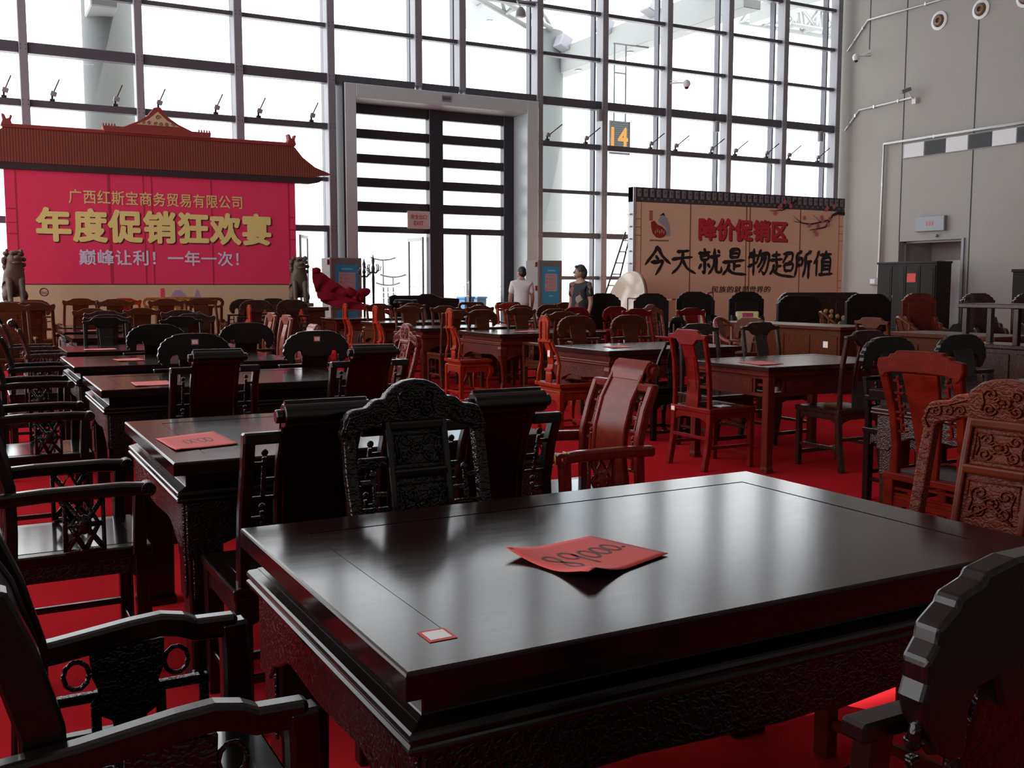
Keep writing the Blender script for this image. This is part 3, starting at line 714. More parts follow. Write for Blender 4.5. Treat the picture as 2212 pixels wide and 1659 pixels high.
MAKERS = {'A': lambda: kind_A(True), 'AW': lambda: kind_A(True, True), 'A0': lambda: kind_A(False), 'B': kind_B, 'B0': lambda: kind_B(False), 'C': lambda: kind_C(False), 'CO': lambda: kind_C(True), 'C2': kind_C2,
          'D': kind_D, 'E': kind_E, 'F': kind_F, 'G': kind_G, 'H': kind_H, 'P': kind_P, 'PW': lambda: kind_P(.74), 'S': lambda: kind_P(1.9, 'sofa', 3)}
PROTO_USED = {}
def all_under(o):
    out = []
    for c in o.children: out += [c] + all_under(c)
    return out
def dup(o, parent=None):
    c = o.copy(); COL.objects.link(c)
    if parent: c.parent = parent
    for k in o.children: dup(k, c)
    return c
ALLSETS = (DARK, MATTE, CHEST, RUST, MAHOG, TBL, DBRN, BROWN, REDW, ORNG, GOLD, PINK)
def recolour(root, wd):
    for c in all_under(root):
        for s in c.material_slots:
            m = s.material
            for st in ALLSETS:
                for i in (0, 1):
                    if m == st[i]: s.link = 'OBJECT'; s.material = wd[i]; break
def chair(kind, x, y, face, wd, label, group, sc=1.0, tagpos=None, seatmat=None):
    """face: compass-like heading of the front: 'N' +Y, 'E' +X, 'S' -Y, 'W' -X, or degrees"""
    if kind not in PROTO_USED:
        PROTO_USED[kind] = MAKERS[kind](); bpy.context.view_layer.update(); o = PROTO_USED[kind]; first = True
    else: o = dup(PROTO_USED[kind]); first = False
    rz = {'N': 0, 'E': -90, 'S': 180, 'W': 90}.get(face, face)
    o.location = (x, y, 0); o.rotation_euler = (0, 0, R(rz)); o.scale = (sc, sc, sc)
    recolour(o, wd)
    tag(o, label, {'S': 'sofa'}.get(kind, 'chair'), group)
    return o
# ================================================================== tables
T = {}
def tb(key, x0, x1, y0, y1, style, wd, label, **k): T[key] = make_table(x0, x1, y0, y1, style, wd, label, **k)
tb('T1', .555, 2.14, 1.36, 2.40, 'carved', DARK, 'large dark rosewood table with carved apron bearing the red paper marked 89000')
tb('T2', .575, 2.02, 3.40, 4.56, 'carved', DARK, 'dark rosewood table directly behind the 89000 table, red paper on its outer end')
tb('T3', .64, 2.24, 6.00, 7.02, 'carved', DARK, 'third dark rosewood table going back from the 89000 table')
tb('T4', .66, 2.28, 7.83, 8.95, 'carved', DARK, 'fourth dark rosewood table going back from the 89000 table')
tb('T5', .76, 2.35, 9.64, 10.62, 'carved', DARK, 'fifth dark rosewood table going back from the 89000 table')
tb('T6', 1.02, 2.55, 12.15, 13.1, 'carved', DBRN, 'sixth dark table going back from the 89000 table')
tb('T7', 1.07, 2.7, 13.85, 14.85, 'carved', DBRN, 'seventh dark table going back from the 89000 table')
tb('T8', 1.18, 2.8, 15.35, 16.35, 'carved', DBRN, 'eighth and last dark table in the column behind the 89000 table')
tb('R0', 4.48, 6.1, 2.75, 4.02, 'carved', DBRN, 'brown table cut by the picture edge behind the ornate carved red-brown chair')
tb('R1', 5.03, 6.40, 5.43, 6.36, 'plain', TBL, 'plain red-brown table with straight legs and open-key apron', rim=.10)
tb('R2', 5.05, 6.60, 7.50, 8.50, 'cabriole', TBL, 'red-brown table with bracketed carved apron just behind the straight-legged table')
tb('R3', 5.66, 7.2, 10.75, 11.95, 'cabriole', TBL, 'red-brown carved table beside the orange chair with a shaped head, mid hall')
tb('R4', 5.48, 7.1, 12.75, 13.65, 'carved', TBL, 'red-brown table two rows before the glass doors, carved stool-backed chair in front')
tb('R5', 5.75, 7.3, 15.0, 15.9, 'cabriole', BROWN, 'brown table with scalloped apron in line with the coat racks')
tb('R6', 5.75, 7.2, 17.2, 18.1, 'plain', TBL, 'small red-brown table under the end of the red draped cloth')
# ================================================================== chairs
NS, AISLE = 'chairs at the dark tables', 'chairs beside the aisle tables'
FAR = 'chairs of the back rows'
CH = {}
def c(key, *a, **k): CH[key] = chair(*a, **k)
# around the 89000 table
c('fl', 'AW', .265, 1.87, 'E', DARK, 'dark armchair with wavy arms and vase-shaped arm panel, closest to the viewer', NS, sc=.965)
c('carved', 'C', 1.145, 2.43, 'S', DARK, 'dark chair with arched stepped crest, across the 89000 table from the viewer', NS)
c('br', 'B0', 1.19, 1.05, 'N', DARK, 'dark chair with scalloped back edge, in the picture corner before the 89000 table', NS)
c('orn', 'CO', 2.37, 1.838, 97, CHEST, 'ornately carved red-brown chair with arched crest at the end of the 89000 table', NS, sc=1.0)
CH['orn'].scale = (1.14, 1, 1)
# second table
c('n1', 'A0', .91, 3.15, 'N', DARK, 'dark scroll-topped chair before the second table, beside its red paper', NS)
c('n2', 'A0', 1.51, 3.15, 'N', DARK, 'dark scroll-topped chair half hidden behind the arched-crest chair', NS)
c('l2', 'A', .295, 3.86, 'E', DARK, 'dark armchair with bright reflecting seat and pierced arm panel, at the second table', NS)
c('r2', 'A', 2.29, 3.68, 'W', MAHOG, 'glossy red armchair with rolled top and gilt arm end, standing alone in the aisle', NS)
# third table
c('n3', 'A0', 1.14, 5.66, 'N', DARK, 'dark scroll-topped chair before the third table, on its outer half', NS)
c('n4', 'A0', 2.0, 5.66, 'N', DARK, 'dark scroll-topped chair before the third table, on its aisle half', NS)
c('l3', 'A', .33, 6.05, 'E', DARK, 'dark armchair at the outer end of the third table', NS)
c('r3', 'CO', 2.53, 6.82, 'W', MAHOG, 'shiny maroon carved chair between the dark tables and the slim orange chairs', NS)
c('n5', 'B', 1.38, 7.46, 'N', DARK, 'round-topped dark chair with white tag before the fourth table, outer half', NS)
c('n6', 'B', 2.25, 7.46, 'N', DARK, 'round-topped dark chair with white tag before the fourth table, aisle half', NS)
c('l4', 'A', .40, 7.98, 'E', DARK, 'dark armchair at the outer end of the fourth table', NS)
c('r4', 'A', 2.74, 9.8, 'W', PINK, 'pale shining red chair with rolled top peeping over a round-topped dark chair', NS, sc=.95)
c('n7', 'B', 1.43, 9.36, 'N', DARK, 'round-topped dark chair before the fifth table, outer half', NS)
c('n8', 'B', 2.2, 9.34, 'N', DARK, 'round-topped dark chair before the fifth table, aisle half', NS)
c('l5', 'A', .51, 9.45, 'E', DARK, 'dark armchair at the outer end of the fifth table', NS)
c('r5', 'D', 2.92, 11.2, 'W', PINK, 'slim two-post chair with shining frame, lower of the pair by the fifth table', NS)
c('r5b', 'D', 3.04, 12.3, 'W', PINK, 'slim two-post chair with shining frame, farther of the pair by the sixth table', NS)
c('f5', 'D', 1.25, 10.85, 'S', DARK, 'dark yoke-backed chair on the far side of the fifth table, outer half', NS)
c('f5b', 'D', 2.0, 10.85, 'S', DARK, 'dark yoke-backed chair on the far side of the fifth table, aisle half', NS)
c('l6', 'A', .72, 11.2, 'E', DBRN, 'dark armchair behind the fifth table, its straight arm lit along the top', NS)
c('l6b', 'A', .62, 12.6, 'E', DBRN, 'dark brown armchair at the outer end of the sixth table', NS)
c('n9', 'G', 1.32, 11.78, 'N', DBRN, 'dark wavy-crested chair before the sixth table, outer half', NS)
c('n10', 'G', 2.2, 11.78, 'N', DBRN, 'dark wavy-crested chair before the sixth table, aisle half', NS)
c('n11', 'G', 1.5, 13.6, 'N', DBRN, 'dark wavy-crested chair before the seventh table, outer half', NS)
c('n12', 'G', 2.4, 13.6, 'N', DBRN, 'dark wavy-crested chair before the seventh table, aisle half', NS)
c('n13', 'G', 1.5, 15.12, 'N', BROWN, 'brown wavy-crested chair before the last dark table, outer half', NS)
c('n14', 'G', 2.15, 15.12, 'N', BROWN, 'brown wavy-crested chair before the last dark table, middle', NS)
c('n15', 'E', 3.34, 14.6, 'W', ORNG, 'slim bright orange chair seen edge-on among the dark brown chairs', NS)
# aisle tables
c('r0l', 'C2', 4.14, 3.17, 'E', RUST, 'broad orange-red chair with stepped crest behind the ornate carved chair', AISLE)
c('r0f', 'B', 5.25, 4.28, 'S', DARK, 'nearly black round-topped chair directly behind the stepped-crest orange chair', AISLE)
c('r0g', 'B', 5.95, 4.28, 'S', DARK, 'nearly black round-topped chair next to the picture edge behind the stepped-crest chair', AISLE)
c('r1l', 'D', 4.96, 5.95, 'E', REDW, 'red chair with pale paper slip on its seat at the straight-legged table end', AISLE)
c('r1n', 'D', 5.77, 5.46, 'N', DBRN, 'dark brown yoke-backed chair drawn up before the straight-legged table', AISLE)
c('r1f', 'D', 6.25, 6.62, 'S', DBRN, 'dark brown yoke-backed chair behind the straight-legged table', AISLE)
c('r1g', 'D', 5.55, 6.62, 'S', DBRN, 'dark yoke-backed chair behind the straight-legged table, half hidden by the red chair', AISLE)
c('r2l', 'E', 4.92, 8.0, 'E', ORNG, 'slim orange chair with white tag on its tall back, cabriole legs on the carpet', AISLE)
c('r2n', 'E', 5.48, 7.32, 'N', DARK, 'tall dark chair with cabriole legs before the bracketed table', AISLE)
c('r2f', 'B', 5.92, 9.15, 'S', BROWN, 'broad brown round-cornered chair behind the bracketed table, by its red paper', AISLE)
c('r2g', 'B', 6.62, 9.15, 'S', BROWN, 'broad brown round-cornered chair behind the bracketed table, away from its red paper', AISLE)
c('r2r', 'B', 6.98, 8.12, 'W', BROWN, 'dark brown round-topped chair at the far end of the bracketed table', AISLE)
c('r2s', 'F', 7.95, 9.1, 200, PINK, 'pale brown curved-back chair next to the long desk', AISLE)
c('r3l', 'E', 5.42, 11.15, 'E', ORNG, 'slim orange chair with white-lit head at the end of the mid-hall carved table', AISLE)
c('r3n', 'G', 6.25, 10.55, 'N', BROWN, 'brown wavy-crested chair before the mid-hall carved table', AISLE)
c('r3f', 'B', 6.3, 12.24, 'S', BROWN, 'brown round-shouldered armchair with pierced arms behind the mid-hall carved table', AISLE)
c('r3g', 'G', 6.92, 12.24, 'S', BROWN, 'brown wavy-crested chair behind the mid-hall carved table', AISLE)
c('r3h', 'B', 7.5, 12.25, 'S', BROWN, 'brown round-shouldered armchair behind the mid-hall table, below the standing man', AISLE)
c('r4l', 'E', 5.2, 13.1, 'E', ORNG, 'slim orange chair behind the shiny maroon carved chair', AISLE)
c('r4n', 'D', 5.75, 12.42, 'N', BROWN, 'brown wavy-crested chair just behind the mid-hall table with red paper', AISLE)
c('r4f', 'G', 5.92, 13.95, 'S', BROWN, 'brown wavy-crested chair beside the slim orange chair, below the dark couch', AISLE)
c('r4g', 'G', 6.52, 13.95, 'S', BROWN, 'brown wavy-crested chair below the portal centre post', AISLE)
c('r4h', 'G', 7.13, 13.95, 'S', BROWN, 'brown wavy-crested chair below the blue wheelie bins', AISLE)
c('r5l', 'E', 5.42, 15.0, 'E', ORNG, 'slim orange chair below the coat racks', AISLE)
c('r5f', 'G', 6.35, 16.35, 'S', BROWN, 'brown chair standing before the coat racks', AISLE)
c('r5g', 'G', 7.0, 16.35, 'S', BROWN, 'brown chair standing just before the dark couch', AISLE)
c('r6l', 'E', 5.5, 17.6, 'E', ORNG, 'slim orange chair beside the red draped lion statue', AISLE)
# back rows below the red banner
for i, (x, y, kd, wd, lb) in enumerate((
        (.42, 13.3, 'G', BROWN, 'brown solid-back chair with white tag at the picture edge below the lion'),
        (.72, 14.3, 'G', BROWN, 'brown solid-back chair beside the seventh dark table'),
        (.55, 16.6, 'B', BROWN, 'brown round-topped chair at the foot of the lion by the picture edge'),
        (.96, 17.9, 'B', BROWN, 'brown round-topped chair in front of the round seal on the cream strip'),
        (1.62, 17.9, 'G', BROWN, 'brown wavy-crested chair of the back row, third from the picture edge'),
        (2.28, 17.9, 'G', ORNG, 'orange-brown wide chair of the back row, next to the golden chairs'),
        (2.95, 17.9, 'H', GOLD, 'golden chair with rounded head rail, in the middle of the back row'),
        (3.62, 18.0, 'H', BROWN, 'dark chair of the back row below the printed figure'),
        (4.28, 18.0, 'B', DBRN, 'dark round-topped chair of the back row, fourth from the lion statue pedestal'),
        (4.94, 18.0, 'B', DBRN, 'dark round-topped chair of the back row, next to the medallion chair'),
        (2.75, 16.75, 'G', BROWN, 'brown wavy-crested chair just before the golden chair'),
        (2.0, 16.75, 'G', BROWN, 'brown wavy-crested chair below the big yellow character second from the edge'),
        (3.4, 16.75, 'G', BROWN, 'brown chair one row before the back row, beside the edge-on orange chair'),
        (4.15, 16.75, 'B', DBRN, 'dark broad chair one row before the back row, aisle end'),
        (4.8, 16.9, 'B', DBRN, 'dark broad chair nearest the pedestal of the draped lion'),
        (3.42, 18.65, 'H', GOLD, 'second golden chair partly hidden behind the first golden chair'))):
    c('bk%d' % i, kd, x, y, 'N' if i % 3 else 'S', wd, lb, FAR, sc=1.1)
# between the aisle tables and the doors
for i, (x, y, kd, f, wd, lb) in enumerate((
        (8.42, 16.9, 'H', 'S', BROWN, 'open slotted armchair by itself beside the blue bins'),
        (9.02, 16.55, 'H', 'S', BROWN, 'open slotted armchair in front of the man in the white shirt'),
        (8.68, 15.9, 'G', 'S', ORNG, 'small reddish chair just before the slotted armchair near the man'),
        (8.45, 15.0, 'B', 'S', BROWN, 'brown round-topped chair below the man in the white shirt'),
        (9.9, 15.9, 'G', 'S', BROWN, 'brown chair at the foot of the blue notice cabinet by the woman'),
        (9.1, 15.15, 'B', 'S', BROWN, 'brown round-topped chair between the man and the woman'),
        (8.35, 13.05, 'B', 'S', REDW, 'red-brown round-topped chair below the woman'),
        (9.2, 13.2, 'B', 'S', REDW, 'red-brown chair in front of the first black palace armchair'),
        (9.02, 12.0, 'C', 'S', PINK, 'pale carved chair in front of the second black palace armchair'),
        (7.98, 10.9, 'G', 'S', REDW, 'red chair standing before the pale carved chair'),
        (8.9, 10.9, 'G', 'S', REDW, 'red chair with pale tag before the third black palace armchair'))):
    c('md%d' % i, kd, x, y, f, wd, lb, FAR)
# horseshoe chairs at the desks
c('hs1', 'F', 11.15, 10.6, -120, BROWN, 'horseshoe-backed armchair behind the long panelled desk', AISLE)
c('hs2', 'F', 10.15, 8.35, -120, BROWN, 'horseshoe-backed armchair behind the low desk, beside the display shelf', AISLE)
c('dk1', 'D', 8.45, 7.35, 'E', BROWN, 'brown curved-top chair before the low desk', AISLE)
# black palace armchairs and sofas before the yellow banner
PAL = 'black palace armchairs'
for i, (x, y, f, sc, k, lb) in enumerate((
        (9.62, 14.5, -30, 1.0, 'P', 'black palace armchair beside the leaning round table tops'),
        (10.15, 13.88, -30, 1.0, 'P', 'black palace armchair by itself in front of the yellow banner edge'),
        (10.82, 13.45, 150, 1.02, 'P', 'black palace armchair with the patterned cushion, below the black lettering'),
        (11.6, 13.0, 150, 1.02, 'P', 'black palace armchair with white tag and patterned cushion, before the carved sofa'),
        (11.5, 11.95, -20, .98, 'PW', 'broad black armchair behind the long desk'),
        (12.5, 11.5, -20, 1.0, 'PW', 'broad black armchair between the long desk and the wardrobe'),
        (12.0, 9.5, 30, 1.0, 'P', 'dark carved high-back armchair behind the display shelf'),
        (11.85, 14.15, 190, .98, 'P', 'grey-lit carved armchair between the two black ones with cushions'))):
    CH['p%d' % i] = chair(k, x, y, f, MATTE if i != 7 else DBRN, lb, PAL, sc)
CH['s0'] = chair('S', 14.3, 13.8, 170, DBRN, 'dark carved sofa with gilded flower panel before the end wall', 'carved sofas', 1.0)
for i, (x, y, lb) in enumerate(((14.15, 11.55, 'red lacquered high-back armchair before the black wardrobe'), (15.0, 11.05, 'dark red high-back armchair, middle of three by the end wall'), (15.6, 10.5, 'dark red high-back armchair, third of three by the end wall'))):
    CH['q%d' % i] = chair('P', x, y, 150, TBL if i == 0 else DBRN, lb, PAL, 1.0)
CH['q3'] = chair('P', 12.9, 8.9, 30, DARK, 'dark armchair back behind the shelf top, next to the picture edge', PAL, 1.0)

# deferred small parts on single chairs
tagplate(CH['n5'], 0, .975, -.302); tagplate(CH['n6'], 0, .975, -.302)
tagplate(CH['r2l'], .01, .74, -.205, .05, .07)
tagplate(CH['r1l'], -.2, .43, -.222, .05, .04)
tagplate(CH['bk0'], .12, .82, -.27, .04, .06); tagplate(CH['p3'], .25, 1.1, -.365, .06, .1); tagplate(CH['md10'], .03, .8, .0, .05, .07)
tagplate(T['R1'], -.04, .62, -.47, .001, .001) if False else None
tp = MB().box(5.078, 5.0835, 5.66, 5.715, .615, .675).build('price_tag', tag_white, None); tp.parent = T['R1']; tp.location = -Vector(T['R1'].location); tp['label'] = 'white price tag on the apron'
a = MB().box(.64, .69, 1.463, 1.517, .7803, .7812).build('price_tag', tag_red); a.parent = T['T1']; a.location = -Vector(T['T1'].location); a['label'] = 'small white tag with red edge'
b = MB().box(.646, .684, 1.47, 1.51, .7806, .7818).build('tag_face', tag_white, a)
# gilt ends of the red armchair
g = MB()
for sg in (-1, 1):
    g.tube([(sg * .262 + .027 * math.cos(k * PI / 8), .2565, .668 + .027 * math.sin(k * PI / 8)) for k in range(17)], .003, 5); g.ball((sg * .262, .225, .668), (.03, .03, .018), 8)
    g.tube([(sg * .262 + q, .19, .69) for q in (-.025, .025)], .003, 5)
g.build('gilt_arm_end', gold_edge, CH['r2'], smooth=True)
# paper slip on the red chair
pl = MB().box(4.92, 5.02, 5.80, 5.90, .4625, .465).build('paper_slip', tag_white); tag(pl, 'white paper slip lying on the seat of the red chair', 'paper')
# gilded flowers on the sofa back
fl = MB()
for k in range(22):
    fl.ball((random.uniform(-.55, .55), -.275, random.uniform(.55, .95)), (.05, .012, .05), 8)
fl.build('gilded_flowers', plain('gilding', (0.75, 0.5, 0.22), 0.35, 0.6), CH['s0'], smooth=True)

# ================================================================== papers
def sheet(pts, lift, label, name='price_paper', z=.7825):
    n = 12; A, B, C_, D = [Vector((*p, 0)) for p in pts]
    me = bpy.data.meshes.new(name); vs = []; fs = []
    def at(u, v):
        p = (D * (1 - u) + C_ * u) * (1 - v) + (A * (1 - u) + B * u) * v
        h = lift[0] * max(0, 1 - math.hypot(u, 1 - v) / .45) ** 1.6 + lift[3] * max(0, 1 - math.hypot(u - .06, v) / .42) ** 1.6 + lift[1] * max(0, 1 - math.hypot(1 - u, 1 - v) / .4) ** 2
        return Vector((p.x, p.y, z + h))
    for k in (0, 1):
        for j in range(n + 1):
            for i in range(n + 1): vs.append(at(i / n, j / n) + Vector((0, 0, .0006 * k)))
    N = (n + 1) ** 2
    for j in range(n):
        for i in range(n):
            a = j * (n + 1) + i; q = (a, a + 1, a + n + 2, a + n + 1); fs.append(q[::-1]); fs.append(tuple(x + N for x in q))
    rim_ = [(i, 0) for i in range(n)] + [(n, j) for j in range(n)] + [(n - i, n) for i in range(n)] + [(0, n - j) for j in range(n)]
    ids = [j * (n + 1) + i for i, j in rim_]
    for a, b in zip(ids, ids[1:] + ids[:1]): fs.append((a, b, b + N, a + N))
    me.from_pydata(vs, [], fs)
    for p in me.polygons: p.use_smooth = True
    me.materials.append(paper); o = bpy.data.objects.new(name, me); COL.objects.link(o)
    if label: tag(o, label, 'paper', 'red price papers on the tables')
    return o, at
def ribbon(at, strokes, wdt, parent, U=1.0, V=1.0):
    m = MB()
    for st in strokes:
        for k, (a, b) in enumerate(zip(st, st[1:])):
            d = Vector((b[0] - a[0], b[1] - a[1])); d.normalize(); nx, ny = -d.y * wdt / U, d.x * wdt / V
            q = [(a[0] + nx, a[1] + ny), (a[0] - nx, a[1] - ny), (b[0] - nx, b[1] - ny), (b[0] + nx, b[1] + ny)]
            m.face([at(*p) + Vector((0, 0, .0012)) for p in q])
    return m.build('handwriting', ink, parent)
def ell(cx, cy, rx, ry, a0=0, a1=2 * PI, sl=0.0, n=18): return [(cx + rx * math.cos(a0 + (a1 - a0) * i / n) + sl * ry * math.sin(a0 + (a1 - a0) * i / n), cy + ry * math.sin(a0 + (a1 - a0) * i / n)) for i in range(n + 1)]
po, at = sheet([(1.0, 1.88), (1.25, 1.925), (1.315, 1.715), (1.045, 1.615)], (.016, 0, 0, .028), 'red paper handwritten 89000 lying on the large dark table')
st = []
e8 = [(.20 + .055 * math.sin(2 * PI * i / 24) * (1.25 if i > 12 else 1), 0) for i in range(25)]
st.append([(.205 + .05 * math.sin(4 * PI * i / 36) - .03 * math.cos(2 * PI * i / 36), .50 + .19 * math.cos(2 * PI * i / 36)) for i in range(37)])
st.append(ell(.36, .60, .055, .11, .2, 2 * PI + .2) + [(.41, .62), (.42, .45), (.43, .28)])
st += [ell(.53, .52, .056, .125), ell(.67, .53, .056, .12), ell(.81, .54, .056, .115), [(.89, .47), (.93, .48)]]
ribbon(at, st, .0040, po, .29, .26)
for pts, lb in (([(.61, 3.97), (.845, 4.06), (.86, 3.70), (.625, 3.64)], 'red price paper on the table just behind the 89000 table'),
                ([(.85, 6.40), (1.06, 6.42), (1.07, 6.14), (.84, 6.12)], 'red price paper on the third dark table'),
                ([(1.0, 8.5), (1.2, 8.56), (1.22, 8.28), (1.02, 8.25)], 'red price paper on the fourth dark table'),
                ([(.93, 10.0), (1.2, 10.03), (1.2, 9.8), (.92, 9.78)], 'red price paper on the fifth dark table'),
                ([(1.3, 14.3), (1.55, 14.32), (1.55, 14.08), (1.3, 14.05)], 'red price paper on the seventh dark table'),
                ([(5.14, 5.90), (5.40, 5.92), (5.36, 5.62), (5.10, 5.58)], 'red price paper on the plain straight-legged table'),
                ([(5.36, 8.08), (5.62, 8.12), (5.55, 7.84), (5.30, 7.80)], 'red price paper on the bracketed table behind the straight-legged one'),
                ([(6.15, 11.35), (6.5, 11.4), (6.5, 11.12), (6.15, 11.08)], 'red price paper on the mid-hall carved table'),
                ([(5.35, 3.75), (5.62, 3.77), (5.62, 3.5), (5.35, 3.5)], 'red price paper on the brown table at the picture edge')):
    o, at_ = sheet(pts, (0, 0, 0, .004), lb)
    if 'just behind' in lb:
        ribbon(at_, [ell(.35, .5, .05, .14), ell(.47, .5, .05, .14, 0, PI * 1.5), ell(.59, .5, .05, .14), ell(.70, .5, .05, .14)], .0026, o, .25, .33)
# ================================================================== desks, shelf, wardrobes
def panelled_desk(x0, x1, y0, y1, z, wd, label):
    t = empty('desk', ((x0 + x1) / 2, (y0 + y1) / 2, 0)); tag(t, label, 'desk'); hx, hy = (x1 - x0) / 2, (y1 - y0) / 2
    MB().box(-hx, hx, -hy, hy, z - .045, z).build('desktop', wd[0], t, .008)
    b = MB().box(-hx + .05, hx - .05, -hy + .05, hy - .05, .06, z - .045).build('body', wd[0], t, .004)
    n = max(3, int(2 * hy / .42)); st = (2 * hy - .1) / n
    for k in range(n):
        a = -hy + .05 + k * st
        m = MB().box(-hx + .038, -hx + .05, a + .04, a + st - .04, .14, z - .12); m.build('side_panel', wd[0], t, .006)
    MB().box(-hx + .12, hx - .12, -hy + .04, -hy + .05, .14, z - .12).build('end_panel', wd[0], t, .004)
    for sx in (-1, 1):
        for sy in (-1, 1): MB().box(*sorted((sx * (hx - .03), sx * (hx - .10))), *sorted((sy * (hy - .03), sy * (hy - .10))), 0, .08).build('foot', wd[0], t, .004)
    return t
dk = panelled_desk(9.55, 10.3, 9.05, 11.5, .85, BROWN, 'long brown desk with panelled side and white tag')
tp = MB().box(9.577, 9.585, 9.28, 9.36, .58, .66).build('price_tag', tag_white); tp.parent = dk; tp.location = -Vector(dk.location)
panelled_desk(9.05, 9.75, 6.55, 7.95, .85, BROWN, 'low brown desk below the second horseshoe chair')
# display shelf
sx0, sx1, sy0, sy1 = 8.15, 8.55, 4.6, 6.25
t = empty('display_shelf', ((sx0 + sx1) / 2, (sy0 + sy1) / 2, 0)); tag(t, 'brown open display shelf with posts over a low cupboard, at the picture edge', 'shelf'); hx, hy = .2, (sy1 - sy0) / 2
MB().box(-hx - .03, hx + .03, -hy - .03, hy + .03, 1.16, 1.20).build('top_board', DBRN[0], t, .006)
MB().box(-hx, hx, -hy, hy, .04, .80).build('cupboard', DBRN[0], t, .006); MB().box(-hx - .02, hx + .02, -hy - .02, hy + .02, .80, .835).build('worktop', DBRN[0], t, .006)
for y in (-hy + .03, -hy + .55, hy - .55, hy - .03):
    MB().box(-hx, -hx + .05, y - .025, y + .025, .835, 1.16).build('post', DBRN[0], t, .004); MB().box(hx - .05, hx, y - .025, y + .025, .835, 1.16).build('post', DBRN[0], t, .004)
MB().box(-.02, .0, hy - .95, hy - .55, .835, 1.16).build('back_board', DBRN[0], t, .003)
for k in range(3): MB().box(-hx - .012, -hx, -hy + .06 + k * .54, -hy + .54 + k * .54, .10, .76).build('cupboard_door', DBRN[0], t, .006)
yc = MB().box(8.22, 8.42, 5.02, 5.3, .836, .97).poly([(0, 0), (.2, .0), (.2, .035), (.05, .06)], (8.3, 5.05, .97), (0, 1, 0), (0, 0, 1), (.06, 0, 0)).build('box', plain('yellow_card', (.75, .62, .05), .5), None, .004); tag(yc, 'yellow box standing on the display shelf worktop', 'box')
def wardrobe(x0, x1, y0, y1, z, wd, label, face='W'):
    t = empty('wardrobe', ((x0 + x1) / 2, (y0 + y1) / 2, 0)); tag(t, label, 'wardrobe'); hx, hy = (x1 - x0) / 2, (y1 - y0) / 2
    MB().box(-hx, hx, -hy, hy, .05, z - .05).build('body', wd[0], t, .006); MB().box(-hx - .03, hx + .02, -hy - .02, hy + .02, z - .06, z).build('cornice', wd[0], t, .008)
    MB().box(-hx + .01, hx - .01, -hy + .01, hy - .01, 0, .06).build('plinth', wd[0], t, .004)
    for k in range(4):
        a = -hy + .04 + k * (2 * hy - .08) / 4; b = a + (2 * hy - .08) / 4 - .015
        d = MB().box(-hx - .018, -hx, a, b, .12, z - .12).build('door', wd[0], t, .006)
        MB().box(-hx - .026, -hx - .018, a + .06, b - .06, .2, z - .2).build('door_panel', wd[0], d, .005)
        MB().tube([(-hx - .04, b - .04, 1.0), (-hx - .04, b - .04, 1.1)], .008).build('handle', steel, d, smooth=True)
    return t
wardrobe(23.6, 24.2, 18.95, 21.0, 2.05, MATTE, 'black double wardrobe with red paper standing before the recessed doorway')
pw = MB().box(23.565, 23.572, 19.62, 19.92, 1.47, 1.72).build('notice_paper', paper); tag(pw, 'square red paper stuck on the black wardrobe door', 'paper')
wardrobe(18.6, 19.2, 11.2, 13.12, 1.7, MATTE, 'dark reddish wardrobe cut by the picture edge near the end wall')
# ================================================================== couch before the portal, coat racks
t = empty('couch', (8.18, 18.9, 0)); tag(t, 'dark wooden couch with scrolled headrest in front of the glass doors', 'couch')
MB().box(-.62, .95, -.35, .35, .12, .42).build('seat_frame', DARK[1], t, .01); MB().box(-.6, .93, -.3, .33, .42, .47).build('seat', DARK[0], t, .01)
m = MB(); m.xz([(-.62, .40), (.95, .40), (.95, 1.10), (.55, 1.12), (.4, 1.17), (.35, 1.20), (.1, 1.20), (.05, 1.17), (-.45, 1.17), (-.5, 1.19), (-.62, 1.15)], .28, .35); m.build('backrest', DARK[1], t, .01)
m = MB(); m.tube([(-.5, .2, 1.02), (-.1, .2, 1.02)], .075, 14).ball((-.5, .2, 1.02), .078, 10).ball((-.1, .2, 1.02), .078, 10); m.build('headrest', DARK[0], t, smooth=True)
for sx in (-.56, .89):
    for sy in (-.29, .29): leg_square(MB(), sx, sy, .09, .13, .11).build('foot', DARK[0], t, .006)
    MB().box(sx - .05, sx + .05, -.34, .3, .42, .72).build('armrest', DARK[1], t, .02)
def rack(x, y, h, label):
    t = empty('coat_rack', (x, y, 0)); tag(t, label, 'coat rack', 'turned wooden coat racks')
    MB().lathe([(.03, .05), (.035, .3), (.022, .4), (.03, .5), (.022, .6), (.024, 1.2), (.032, 1.5), (.024, 1.6), (.04, h - .28), (.022, h - .22), (.035, h - .12), (.015, h - .06), (.004, h)], n=10).build('pole', DARK[0], t, smooth=True)
    for k in range(4):
        a = k * PI / 2 + .6; ca, sa = math.cos(a), math.sin(a)
        MB().tube([(r * ca, r * sa, z) for r, z in ((.02, .42), (.10, .40), (.15, .30), (.16, .2), (.2, .08), (.24, .02))], [.02, .018, .016, .016, .018, .02]).build('foot', DARK[0], t, smooth=True)
        MB().tube([(r * ca, r * sa, z) for r, z in ((.02, h - .35), (.07, h - .38), (.13, h - .33), (.14, h - .24), (.11, h - .2))], .011).tube([(r * ca, r * sa, z) for r, z in ((.13, h - .33), (.17, h - .32), (.19, h - .24))], .009).build('hook', DARK[0], t, smooth=True)
        MB().tube([(r * ca, r * sa, z) for r, z in ((.02, .62), (.1, .58), (.14, .66), (.12, .72))], .01).build('lower_hook', DARK[0], t, smooth=True)
rack(7.05, 19.25, 1.92, 'dark turned coat rack, the shorter one beside the notice cabinet'); rack(7.28, 19.35, 2.0, 'dark turned coat rack with the pointed finial, the taller of two')
